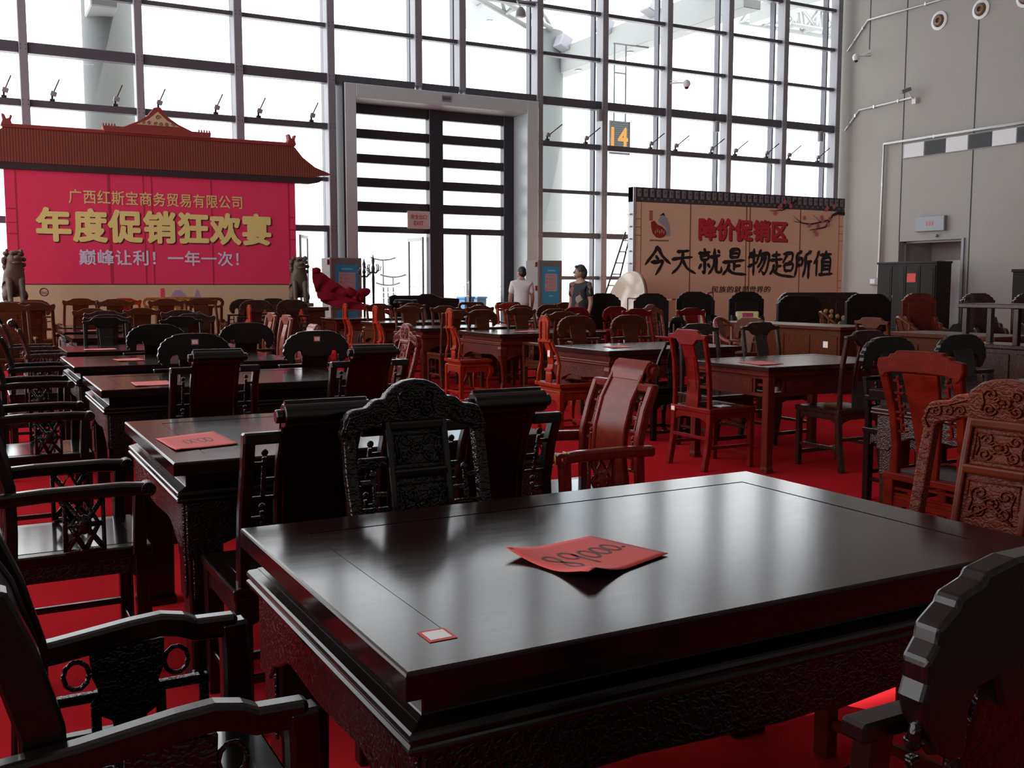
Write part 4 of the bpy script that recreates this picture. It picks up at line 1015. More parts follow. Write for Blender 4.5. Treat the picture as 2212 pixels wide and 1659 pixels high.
# ================================================================== notice cabinets
blue = plain('poster_blue', (0.03, 0.30, 0.55), .5); pgrey = plain('cabinet_beige', (0.17, 0.145, 0.14), .5)
def notice_cabinet(x0, x1, y, h, label):
    t = empty('notice_cabinet', ((x0 + x1) / 2, y, 0)); tag(t, label, 'cabinet', 'grey cabinets with blue notices'); w = (x1 - x0) / 2
    MB().box(-w, w, 0, .62, 0, h).build('body', pgrey, t, .01)
    MB().box(-w + .015, w - .015, -.02, 0, .85, h - .02).build('door', pgrey, t, .008); MB().box(-w + .015, w - .015, -.02, 0, .05, .83).build('lower_door', pgrey, t, .008)
    p = MB().box(-w + .12, w - .10, -.026, -.02, .92, h - .15).build('poster', blue, t); p['label'] = 'blue poster with a pale notice sheet'
    z1 = h - .15
    MB().box(-w + .19, w - .16, -.030, -.026, z1 - .62, z1 - .18).build('notice_sheet', plain('pale_pink_sheet', (.42, .34, .37), .6), p)
    m = MB()
    for k, (a, b) in enumerate(((.1, .75), (.3, .7), (.3, .85), (.3, .65), (.3, .8))): m.box(-w + .19 + (2 * w - .35) * a, -w + .19 + (2 * w - .35) * b, -.032, -.030, z1 - .235 - k * .085, z1 - .225 - k * .085)
    for k in (1, 2, 4): m.box(-w + .22, -w + .255, -.032, -.030, z1 - .245 - k * .085, z1 - .205 - k * .085)
    m.build('print', plain('red_print', (.6, .1, .12), .6), p)
    m = MB().box(-w + .26, w - .22, -.028, -.026, z1 - .12, z1 - .085).box(-w + .30, w - .28, -.028, -.026, z1 - .75, z1 - .72); m.build('poster_heading', plain('pale_blue_print', (.25, .55, .72), .6), p)
    for sg in (-1, 1): MB().box(*sorted((sg * .02, sg * (w - .11))), -.026, -.02, .45, .78).build('lower_poster', blue, t)
    MB().box(-.012, .012, -.04, -.02, .3, .8).build('handle', black, t)
    MB().box(-w - .05, -w, .05, .12, h - .16, h - .04).box(-w - .05, -w, .05, .12, h - .75, h - .63).build('alarm_bell', plain('bell_red', (.25, .03, .02), .4), t, .01)
    return t
notice_cabinet(7.25, 8.0, 22.0, 2.0, 'grey cabinet with blue notice poster beside the coat racks')
notice_cabinet(12.60, 13.30, 21.9, 2.0, 'grey cabinet with blue notice poster between the man and the woman')
# ================================================================== red promotion banner shaped like a gatehouse
BY = 20.5
bred = plain('banner_magenta_red', (0.80, 0.035, 0.12), .55, noise=.05, scale=.8); bdark = plain('banner_seam', (0.42, 0.018, 0.05), .6)
cream = plain('banner_cream', (0.60, 0.44, 0.27), .6); tile = bpy.data.materials.new('roof_tile_print'); tile.use_nodes = True
nt = tile.node_tree; b = nt.nodes['Principled BSDF']; tc = nt.nodes.new('ShaderNodeTexCoord'); wv = nt.nodes.new('ShaderNodeTexWave'); wv.bands_direction = 'X'; wv.inputs['Scale'].default_value = 6.5; wv.inputs['Distortion'].default_value = .3
cr = nt.nodes.new('ShaderNodeValToRGB'); cr.color_ramp.elements[0].color = (.10, .017, .012, 1); cr.color_ramp.elements[1].color = (.27, .05, .028, 1)
nt.links.new(tc.outputs['Object'], wv.inputs['Vector']); nt.links.new(wv.outputs['Fac'], cr.inputs[0]); nt.links.new(cr.outputs[0], b.inputs['Base Color']); b.inputs['Roughness'].default_value = .6
eave = plain('eave_print', (.035, .015, .018), .6); roofred = plain('roof_print_plain', (.26, .035, .03), .6)
t = empty('banner', (3.36, BY, 0)); tag(t, 'large red promotion banner wall with a printed tiled roof and yellow lettering', 'banner')
bx = 3.36
def L(m, name, mat, par=None, **k):
    o = m.build(name, mat, par or t, **k); o.location = (-bx, -BY, 0) if (par is None) else (0, 0, 0); return o
face = L(MB().box(.70, 6.04, BY, BY + .10, 1.40, 3.52), 'banner_face', bred)
L(MB().box(.70, 6.04, BY, BY + .10, 0, 1.385), 'lower_strip', cream)
L(MB().box(.70, 6.04, BY - .004, BY + .1, 1.385, 1.40), 'strip_line', eave)
rf = [(-.10, 3.62), (.05, 3.60), (.35, 3.585), (6.4, 3.585), (6.55, 3.63), (6.80, 3.66), (6.72, 3.70), (6.45, 3.80), (6.20, 3.98), (6.05, 4.16), (5.98, 4.22), (.76, 4.22), (.68, 4.16), (.52, 3.98), (.28, 3.80), (.0, 3.70)]
L(MB().xz(rf, BY - .06, BY + .14), 'roof', tile)
L(MB().xz([(.02, 3.60), (.3, 3.46), (6.35, 3.46), (6.55, 3.50), (6.62, 3.58), (6.4, 3.60)], BY - .05, BY + .13), 'eave', eave)
L(MB().box(.70, 6.04, BY - .09, BY - .02, 4.19, 4.26), 'ridge', roofred, bevel=.01)
L(MB().xz([(2.40, 4.22), (4.34, 4.22), (4.36, 4.34), (4.0, 4.34), (3.75, 4.45), (3.55, 4.58), (3.43, 4.74), (3.31, 4.74), (3.19, 4.58), (2.99, 4.45), (2.75, 4.34), (2.38, 4.34)], BY - .12, BY + .1), 'gable', roofred, bevel=.01)
L(MB().xz([(2.98, 4.40), (3.76, 4.40), (3.55, 4.50), (3.37, 4.66), (3.19, 4.50)], BY - .13, BY - .11), 'gable_panel', cream)
m = MB()
for k in range(6): m.spiral((3.1 + k * .107, 4.44), .035, 1.2, .007, BY - .135, k, 1 if k % 2 else -1)
m.spiral((3.37, 4.55), .05, 1.2, .008, BY - .135); L(m, 'gable_scroll', plain('scroll_brown', (.25, .09, .03), .6), smooth=True)
for cx, sg in ((.78, -1), (5.96, 1)):
    m = MB(); m.xz([(cx - .10, 4.22), (cx + .10, 4.22), (cx + .07, 4.32), (cx + .10, 4.40), (cx + .06, 4.42), (cx + .05, 4.36), (cx, 4.34), (cx - .03, 4.42), (cx - .08, 4.43), (cx - .06, 4.33)], BY - .1, BY + .08); L(m, 'roof_finial', roofred, bevel=.01)
for cx in (2.5, 4.24):
    m = MB()
    for k in range(5): m.ball((cx - .1 + k * .05, BY - .05, 4.36), (.016, .02, .04), 8)
    L(m, 'ridge_beast', roofred, smooth=True)
for x, wd_ in ((2.46, .05), (3.08, .022), (3.23, .022), (4.35, .025), (.88, .024), (5.90, .024)): L(MB().box(x - wd_ / 2, x + wd_ / 2, BY - .004, BY, 1.40, 3.47), 'fabric_seam', bdark)
m = MB()
for z in (2.3, 2.5, 2.75): m.box(.70, .88, BY - .004, BY, z, z + .02).box(5.90, 6.04, BY - .004, BY, z, z + .02)
L(m, 'corner_stitching', bdark)
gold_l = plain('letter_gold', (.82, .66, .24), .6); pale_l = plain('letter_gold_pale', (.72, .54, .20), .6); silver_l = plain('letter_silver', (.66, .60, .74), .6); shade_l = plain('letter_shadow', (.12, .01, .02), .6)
def LT(*a, **k):
    o = lettering(*a, **k); o.location = (-bx, -BY, 0); return o
LT('lettering', '广西红斯宝商务贸易有限公司', 1.76, 4.95, 2.89, 3.15, BY - .006, pale_l, t, off=.012)
LT('lettering', '年度促销狂欢宴', 1.21, 5.50, 2.20, 2.79, BY - .012, gold_l, t, off=.042)
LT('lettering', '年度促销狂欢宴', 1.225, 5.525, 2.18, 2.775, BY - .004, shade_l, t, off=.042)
LT('lettering', '巅峰让利！一年一次！', 1.90, 4.85, 1.76, 2.04, BY - .006, silver_l, t, off=.02)
m = MB(); m.tube([(1.27 + .07 * math.cos(k * PI / 10), BY - .004, 1.25 + .07 * math.sin(k * PI / 10)) for k in range(21)], .008, 5); m.box(1.22, 1.32, BY - .006, BY, 1.245, 1.255).box(1.225, 1.315, BY - .006, BY, 1.22, 1.23); L(m, 'round_seal', shade_l)
m = MB(); m.xz([(3.95, 1.12), (4.1, 1.12), (4.02, 1.30)], BY - .006, BY); m.xz([(3.5, 1.12), (3.85, 1.12), (3.72, 1.28), (3.6, 1.28)], BY - .006, BY); L(m, 'printed_mark', plain('mark_mauve', (.35, .25, .38), .6))
L(MB().box(3.33, 3.40, BY - .006, BY, 1.14, 1.32), 'red_seal', bred)
m = MB()
for x in (.8, 3.4, 5.9): m.box(x, x + .06, BY + .1, BY + .16, 0, 3.5).hexa([(x, BY + .16, 0), (x, BY + 1.2, 0), (x + .06, BY + 1.2, 0), (x + .06, BY + .16, 0), (x, BY + .12, 2.6), (x, BY + .18, 2.6), (x + .06, BY + .18, 2.6), (x + .06, BY + .12, 2.6)])
L(m, 'support_frame', steel)
# ================================================================== yellow banner before the end wall
ochre = plain('banner_ochre', (.95, .66, .45), .6, noise=.06, scale=.9); ochre_d = plain('ochre_seam', (.30, .12, .05), .6)
ux = 18.1
u = empty('banner', (ux, BY, 0)); tag(u, 'ochre banner wall with black brush lettering and red headline beside the end wall', 'banner')
def Q(m, name, mat, **k):
    o = m.build(name, mat, u, **k); o.location = (-ux, -BY, 0); return o
Q(MB().box(14.55, 21.62, BY, BY + .12, 0, 3.42), 'banner_face', ochre); Q(MB().box(14.47, 14.55, BY - .02, BY + .2, 0, 3.78), 'side_frame', steel, bevel=.006)
for z in (1.3, 1.6, 1.9, 2.2, 2.5, 2.8, 3.1): Q(MB().box(14.40, 14.47, BY + .02, BY + .16, z, z + .03), 'frame_clip', steel)
Q(MB().box(14.47, 21.65, BY, BY + .2, 3.42, 3.78), 'roof_band', plain('roof_band_dark', (.075, .065, .075), .6))
tl = MB(); tl2 = MB()
for k in range(36):
    x = 14.6 + k * .196
    tl.xz([(x, 3.55), (x + .10, 3.55), (x + .10, 3.74), (x, 3.74)], BY - .03, BY); tl2.ball((x + .05, BY - .03, 3.66), (.018, .01, .022), 6)
    tl.xz([(x + .105, 3.52), (x + .185, 3.52), (x + .145, 3.46)], BY - .015, BY)
Q(tl, 'roof_tile_front', plain('tile_grey', (.22, .21, .23), .6)); Q(tl2, 'tile_boss', black)
for x, h_ in ((16.25, .018), (18.1, .018), (18.22, .018), (20.0, .018), (14.72, .008), (21.45, .008)): Q(MB().box(x - h_, x + h_, BY - .003, BY, .3, 3.42), 'fabric_seam', ochre_d)
m = MB()
for z in (1.3, 1.5, 2.6, 2.8, 3.0): m.box(14.56, 14.72, BY - .003, BY, z, z + .014).box(21.45, 21.61, BY - .003, BY, z, z + .014)
Q(m, 'corner_stitching', ochre_d)
def QT(*a, **k):
    o = lettering(*a, **k); o.location = (-ux, -BY, 0); return o
red_l = plain('letter_red', (.62, .02, .05), .55); blk_l = plain('letter_black', (.018, .012, .014), .6)
QT('lettering', '降价促销区', 16.53, 19.5, 2.55, 3.08, BY - .012, red_l, u, off=.045)
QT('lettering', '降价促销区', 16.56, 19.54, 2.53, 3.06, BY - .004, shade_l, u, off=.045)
BRUSH = {   # brush characters as strokes in a unit square
 '今': ["50,100 38,78 5,36", "53,97 70,66 99,40", "45,66 55,53", "28,45 52,46 70,49 62,28 44,0"],
 '天': ["24,91 48,93 72,96", "4,60 42,66 86,70", "48,92 42,52 24,22 3,2", "46,58 66,24 100,3"],
 '就': ["29,98 34,87", "7,81 30,83 53,87", "15,73 18,56", "15,73 47,75 43,57", "18,57 44,58", "31,56 31,10 22,15", "17,40 7,24", "44,42 53,29", "54,68 74,71 94,76", "71,98 70,50 62,24 47,4", "80,68 78,22 88,11 99,15 100,32", "85,93 93,84"],
 '是': ["35,98 33,67", "35,97 69,98 66,67", "35,84 66,85", "34,69 66,70", "4,50 45,54 92,59", "50,53 49,20", "50,36 76,39", "30,43 20,22 3,3", "22,28 46,10 99,5"],
 '物': ["15,86 3,63", "10,70 44,77", "27,98 26,40 25,1", "1,33 44,51", "59,96 41,54", "50,76 96,81 90,30 76,6 65,16", "69,74 60,50 44,29", "83,75 72,40 51,11"],
 '超': ["9,84 42,88", "26,99 25,52", "1,65 51,71", "28,62 27,24", "28,42 46,45", "17,48 12,28 1,10", "13,28 40,9 100,1", "55,91 91,94 86,60 76,63", "71,92 52,55", "58,50 61,22", "58,50 93,52 88,24", "61,25 88,26"],
 '所': ["38,97 8,85", "12,87 11,45 0,8", "13,69 43,71 40,47", "13,47 41,49", "94,98 60,82", "62,84 61,42 47,6", "61,58 100,63", "82,60 81,30 80,0"],
 '值': ["28,99 18,74 2,49", "17,70 16,2", "35,84 93,89", "65,100 63,71", "45,71 44,13", "45,71 86,73 84,13", "45,57 84,58", "45,43 84,44", "45,29 84,30", "29,8 60,9 100,12"]}
def brush(ch, x0, x1, z0, z1):
    m = MB(); W = .058 * (z1 - z0) / .7
    for k, st in enumerate(BRUSH[ch]):
        p = [Vector((x0 + float(a.split(',')[0]) / 100 * (x1 - x0), z0 + float(a.split(',')[1]) / 100 * (z1 - z0))) for a in st.split()]
        q = [p[0] * 2 - p[1]] + p + [p[-1] * 2 - p[-2]]; c_ = []
        for i in range(len(p) - 1):
            for t_ in range(7):
                t = t_ / 6; a, b, c2, d = q[i:i + 4]
                c_.append(.5 * ((2 * b) + (c2 - a) * t + (2 * a - 5 * b + 4 * c2 - d) * t * t + (3 * b - a - 3 * c2 + d) * t ** 3) if len(p) > 2 else b.lerp(c2, t))
        n = len(c_); L_, R_ = [], []
        for i, v in enumerate(c_):
            d = (c_[min(i + 1, n - 1)] - c_[max(i - 1, 0)]); d = d.normalized() if d.length > 1e-6 else Vector((1, 0)); f = i / (n - 1)
            wd_ = W * (1.15 - .35 * math.sin(PI * f) - .30 * f) * min(1, .45 + 6 * f) * min(1, .35 + 5 * (1 - f)); nr = Vector((-d.y, d.x)) * wd_
            L_.append(v + nr); R_.append(v - nr)
        y = BY - .006 - .0003 * k
        for i in range(n - 1):
            f_ = [(L_[i].x, y, L_[i].y), (R_[i].x, y, R_[i].y), (R_[i + 1].x, y, R_[i + 1].y), (L_[i + 1].x, y, L_[i + 1].y)]
            m.hexa([(a[0], a[1] + .004, a[2]) for a in f_] + f_)
        for e_ in (0, -1): m.ball((c_[e_].x, y, c_[e_].y), ((L_[e_] - R_[e_]).length / 2, .002, (L_[e_] - R_[e_]).length / 2), 8)
    Q(m, 'lettering', blk_l)
for ch, x0, x1, z0, z1 in (('今', 14.82, 15.64, 1.64, 2.34), ('天', 15.66, 16.44, 1.66, 2.28), ('就', 16.48, 17.28, 1.64, 2.32), ('是', 17.30, 18.12, 1.63, 2.32), ('物', 18.18, 18.92, 1.64, 2.34), ('超', 18.94, 19.82, 1.60, 2.28), ('所', 19.84, 20.46, 1.56, 2.32), ('值', 20.52, 21.24, 1.62, 2.32)): brush(ch, x0, x1, z0, z1)
QT('lettering', '民族的就是世界的', 16.97, 18.98, 1.19, 1.36, BY - .005, blk_l, u, off=.004, shear=.1)
QT('lettering', '林木工艺', 19.33, 19.95, .93, 1.01, BY - .005, blk_l, u)
# emblem: grey-robed figure over a red pierced drum, seal and caption
grey_p = plain('print_grey', (.42, .40, .46), .6); red_p = plain('print_red', (.36, .02, .03), .6); skin_p = plain('print_tan', (.55, .28, .12), .6)
m = MB(); m.xz([(15.40, 3.13), (15.52, 3.05), (15.60, 2.85), (15.62, 2.62), (15.50, 2.60), (15.47, 2.80), (15.40, 2.86), (15.28, 2.92), (15.24, 3.0), (15.30, 3.08)], BY - .005, BY); Q(m, 'emblem_robe', grey_p)
m = MB(); m.xz([(15.27, 3.10), (15.40, 3.18), (15.45, 3.10), (15.38, 3.12)], BY - .007, BY); Q(m, 'emblem_hat', blk_l)
m = MB(); m.xz([(15.02, 2.94), (15.12, 2.98), (15.22, 2.88), (15.36, 2.84), (15.46, 2.76), (15.50, 2.66), (15.42, 2.58), (15.30, 2.55), (15.18, 2.57), (15.08, 2.66), (15.03, 2.80)], BY - .006, BY); Q(m, 'emblem_drum', red_p)
m = MB()
for k in range(5): m.ball((15.16 + k * .065, BY - .006, 2.70 + .03 * (k % 2)), (.02, .003, .05), 8)
Q(m, 'emblem_opening', skin_p, smooth=True)
Q(MB().box(14.97, 15.07, BY - .005, BY, 2.98, 3.22), 'red_seal', red_p); m = MB()
for k in range(3): m.frame(14.985, 15.055, 3.0 + k * .07, 3.055 + k * .07, BY - .007, BY - .005, .012)
Q(m, 'seal_mark', cream); m = MB()
for k in range(9): m.frame(15.0 + k * .065, 15.045 + k * .065, 2.475, 2.51, BY - .005, BY, .009)
Q(m, 'emblem_caption', blk_l)
# plum branch
m = MB()
for p, r in (([(21.62, 3.36), (21.35, 3.38), (21.15, 3.30), (21.02, 3.12), (20.9, 2.98), (20.6, 2.92), (20.3, 2.88)], [.05, .045, .03, .028, .022, .016, .006]), ([(21.05, 3.18), (20.7, 3.10), (20.35, 3.04), (20.05, 3.06), (19.85, 3.15), (19.7, 3.25)], [.02, .018, .022, .015, .008, .004]),
             ([(20.1, 3.05), (19.95, 3.08), (19.72, 3.10)], [.012, .008, .004]), ([(19.8, 3.66), (19.55, 3.48), (19.3, 3.38), (18.85, 3.35)], [.035, .025, .014, .005]), ([(20.7, 3.1), (20.55, 3.22), (20.4, 3.3)], [.008, .006, .003]), ([(19.5, 3.45), (19.35, 3.52), (19.1, 3.56)], [.01, .008, .004])): m.tube([(a, BY - .004, z) for a, z in p], r, 6)
for v in m.bm.verts: v.co.y = BY - .035 + (v.co.y - BY) * .1
Q(m, 'printed_branch', blk_l)
m = MB()
for k, (a, z) in enumerate(((21.05, 3.2), (20.75, 3.24), (20.78, 3.15), (20.3, 3.0), (20.1, 3.2), (20.62, 3.0), (20.5, 2.85), (19.6, 3.5), (19.25, 3.5), (19.2, 3.45), (19.4, 3.6), (20.95, 3.5), (21.2, 3.55), (20.9, 3.45), (19.05, 3.3), (20.55, 2.78), (21.0, 3.05))):
    for q in range(5): m.ball((a + .035 * math.cos(q * 1.257), BY - .04, z + .035 * math.sin(q * 1.257)), (.03, .003, .03), 7)
Q(m, 'printed_blossom', plain('blossom_pink', (.62, .16, .20), .6))
# ================================================================== lions, draped cloth
stone = plain('dark_bronze_stone', (.11, .075, .055), .55, noise=.45, scale=9, bump=.6)
pedw = BROWN
def skin_mesh(verts, edges, radii, sub=2):
    me = bpy.data.meshes.new('tmp'); me.from_pydata(verts, edges, []); o = bpy.data.objects.new('tmp', me); COL.objects.link(o)
    o.modifiers.new('s', 'SKIN'); o.modifiers.new('u', 'SUBSURF').levels = sub
    for v, r in zip(me.skin_vertices[0].data, radii): v.radius = r if isinstance(r, tuple) else (r, r)
    me.skin_vertices[0].data[0].use_root = True
    bpy.context.view_layer.update(); e = o.evaluated_get(bpy.context.evaluated_depsgraph_get())
    nm = bpy.data.meshes.new_from_object(e); bpy.data.objects.remove(o); return nm
def lion(x, y, z0, rz, sc, label, cloth=False):
    V = [(0, -.05, .30), (0, .0, .48), (0, .06, .64), (0, .10, .80), (0, .16, .90), (0, .27, .88),
         (.13, -.02, .22), (.17, .12, .16), (.15, .02, .05), (.16, .16, .03), (-.13, -.02, .22), (-.17, .12, .16), (-.15, .02, .05), (-.16, .16, .03),
         (.11, .10, .55), (.11, .17, .30), (.11, .18, .08), (.11, .24, .03), (-.11, .10, .55), (-.11, .17, .30), (-.11, .18, .08), (-.11, .24, .03), (0, -.2, .22), (0, -.26, .4), (0, -.2, .52)]
    E = [(0, 1), (1, 2), (2, 3), (3, 4), (4, 5), (0, 6), (6, 7), (7, 8), (8, 9), (0, 10), (10, 11), (11, 12), (12, 13), (2, 14), (14, 15), (15, 16), (16, 17), (2, 18), (18, 19), (19, 20), (20, 21), (0, 22), (22, 23), (23, 24)]
    Rr = [.17, .18, .17, .15, .15, .09, .10, .09, .06, .05, .10, .09, .06, .05, .08, .06, .05, .05, .08, .06, .05, .05, .05, .05, .05]
    me = skin_mesh(V, E, Rr, 2)
    bm = bmesh.new(); bm.from_mesh(me)
    for k in range(46):       # curled mane
        a = random.uniform(0, 2 * PI); h = random.uniform(0, 1); r = .185 - .03 * abs(h - .5)
        p = (r * math.sin(a), .08 - r * abs(math.cos(a)) * .9 + .03, .66 + .36 * h)
        bmesh.ops.create_uvsphere(bm, u_segments=8, v_segments=6, radius=.045, matrix=Matrix.Translation(p))
    for p, r in (((.07, .27, .97), (.04, .03, .03)), ((-.07, .27, .97), (.04, .03, .03)), ((0, .36, .90), (.06, .04, .04)), ((0, .33, .80), (.09, .05, .03)), ((.13, .14, 1.02), (.03, .03, .05)), ((-.13, .14, 1.02), (.03, .03, .05)), ((0, .25, 1.0), (.10, .05, .04))):
        bmesh.ops.create_uvsphere(bm, u_segments=10, v_segments=7, radius=1, matrix=Matrix.Translation(p) @ Matrix.Diagonal((*r, 1)))
    for f in bm.faces: f.smooth = True
    bm.to_mesh(me); bm.free(); me.materials.clear(); me.materials.append(stone)
    t = empty('lion_statue', (x, y, z0), rz); t.scale = (sc,) * 3; tag(t, label, 'statue', 'seated guardian lions')
    o = bpy.data.objects.new('lion_body', me); COL.objects.link(o); o.parent = t
    MB().box(-.26, .26, -.34, .34, -.06, 0.02).build('plinth', stone, t, .01)
def pedestal(x, y, h, w, label):
    t = empty('pedestal', (x, y, 0)); tag(t, label, 'pedestal'); a = w / 2
    MB().box(-a, a, -a * .8, a * .8, h - .07, h).build('top_board', pedw[0], t, .008); MB().box(-a + .06, a - .06, -a * .8 + .05, a * .8 - .05, .08, h - .07).build('body', pedw[0], t, .008); MB().box(-a, a, -a * .8, a * .8, 0, .08).build('plinth', pedw[0], t, .008)
pedestal(.78, 18.95, 1.0, .9, 'brown pedestal under the lion at the picture edge')
lion(.72, 18.95, 1.06, R(180 + 10), .86, 'seated bronze-grey lion statue at the picture edge before the red banner')
pedestal(5.55, 19.15, .96, 1.15, 'brown pedestal under the lion draped with red cloth')
lion(5.66, 19.1, 1.02, R(180 - 5), .86, 'seated bronze-grey lion statue draped with red cloth beside the red banner')
clothm = plain('red_satin', (.13, .005, .012), .9, spec=.05, noise=.2, scale=5)
def drape(pts_top, pts_bot, n, m_, amp):
    vs, fs = [], []
    for j in range(m_ + 1):
        v = j / m_
        for i in range(n + 1):
            u_ = i / n; f = u_ * (len(pts_top) - 1); k = min(int(f), len(pts_top) - 2); q = f - k
            A = Vector(pts_top[k]).lerp(Vector(pts_top[k + 1]), q); B = Vector(pts_bot[k]).lerp(Vector(pts_bot[k + 1]), q)
            p = A.lerp(B, v); p.y += amp * math.sin(u_ * 22 + v * 5) * (.3 + v); p.z += amp * .5 * math.sin(v * 9 + u_ * 7); vs.append(p)
    for j in range(m_):
        for i in range(n): a = j * (n + 1) + i; fs.append((a, a + 1, a + n + 2, a + n + 1))
    return vs, fs
t = empty('draped_cloth', (5.97, 18.86, 0)); tag(t, 'red satin cloth with bow hanging from the lion down to the small table', 'cloth')
for nm, tp, bt in (('cloth_sash', [(5.82, 19.0, 1.72), (6.1, 18.8, 1.50), (6.35, 18.6, 1.34), (6.6, 18.5, 1.16)], [(5.84, 18.95, 1.25), (6.05, 18.75, 1.15), (6.3, 18.55, 1.10), (6.6, 18.45, 1.0)]),
                   ('cloth_tail', [(5.85, 18.85, 1.26), (6.15, 18.6, 1.20), (6.45, 18.35, 1.10), (6.75, 18.15, .98), (7.05, 17.95, .86)], [(5.9, 18.8, 1.06), (6.15, 18.55, .98), (6.45, 18.3, .92), (6.75, 18.1, .86), (7.1, 17.9, .79)])):
    vs, fs = drape(tp, bt, 48, 18, .045); me = bpy.data.meshes.new(nm); me.from_pydata([v - Vector((5.9, 18.9, 0)) for v in vs], [], fs)
    for p in me.polygons: p.use_smooth = True
    me.materials.append(clothm); o = bpy.data.objects.new(nm, me); COL.objects.link(o); o.parent = t; o.modifiers.new('thick', 'SOLIDIFY').thickness = .012
m = MB()
for a, sx, sz in ((.3, .17, .09), (2.6, .14, .08), (4.4, .10, .06), (5.4, .11, .06)): m.ball((.62 + .12 * math.cos(a), -.45, 1.20 + .09 * math.sin(a)), (sx, .06, sz), 12, Matrix.Rotation(-a, 3, 'Y'))
m.ball((.62, -.47, 1.2), .05, 10); m.ball((-.02, .02, 1.66), (.09, .06, .06), 10); m.build('bow', plain('bow_crimson', (.20, .008, .018), .9, spec=.05), t, smooth=True)
# ================================================================== people
skin_m = plain('skin', (.40, .22, .16), .55); hair_b = plain('black_hair', (.012, .010, .011), .5); hair_g = plain('greying_hair', (.045, .038, .04), .6)
def flower_cloth():
    m, nt, b = nodes('dark_floral_cloth'); tc = nt.nodes.new('ShaderNodeTexCoord'); v = nt.nodes.new('ShaderNodeTexVoronoi'); v.inputs['Scale'].default_value = 9
    cr = nt.nodes.new('ShaderNodeValToRGB'); cr.color_ramp.interpolation = 'CONSTANT'; e = cr.color_ramp.elements
    e[0].position = 0; e[0].color = (.02, .022, .032, 1); e[1].position = .6; e[1].color = (.06, .10, .05, 1); q = e.new(.72); q.color = (.30, .24, .20, 1); q = e.new(.82); q.color = (.02, .02, .03, 1); q = e.new(.92); q.color = (.20, .07, .07, 1)
    nt.links.new(tc.outputs['Object'], v.inputs['Vector']); s = nt.nodes.new('ShaderNodeSeparateColor'); nt.links.new(v.outputs['Color'], s.inputs[0]); nt.links.new(s.outputs[0], cr.inputs[0]); nt.links.new(cr.outputs[0], b.inputs['Base Color']); b.inputs['Roughness'].default_value = .8; return m
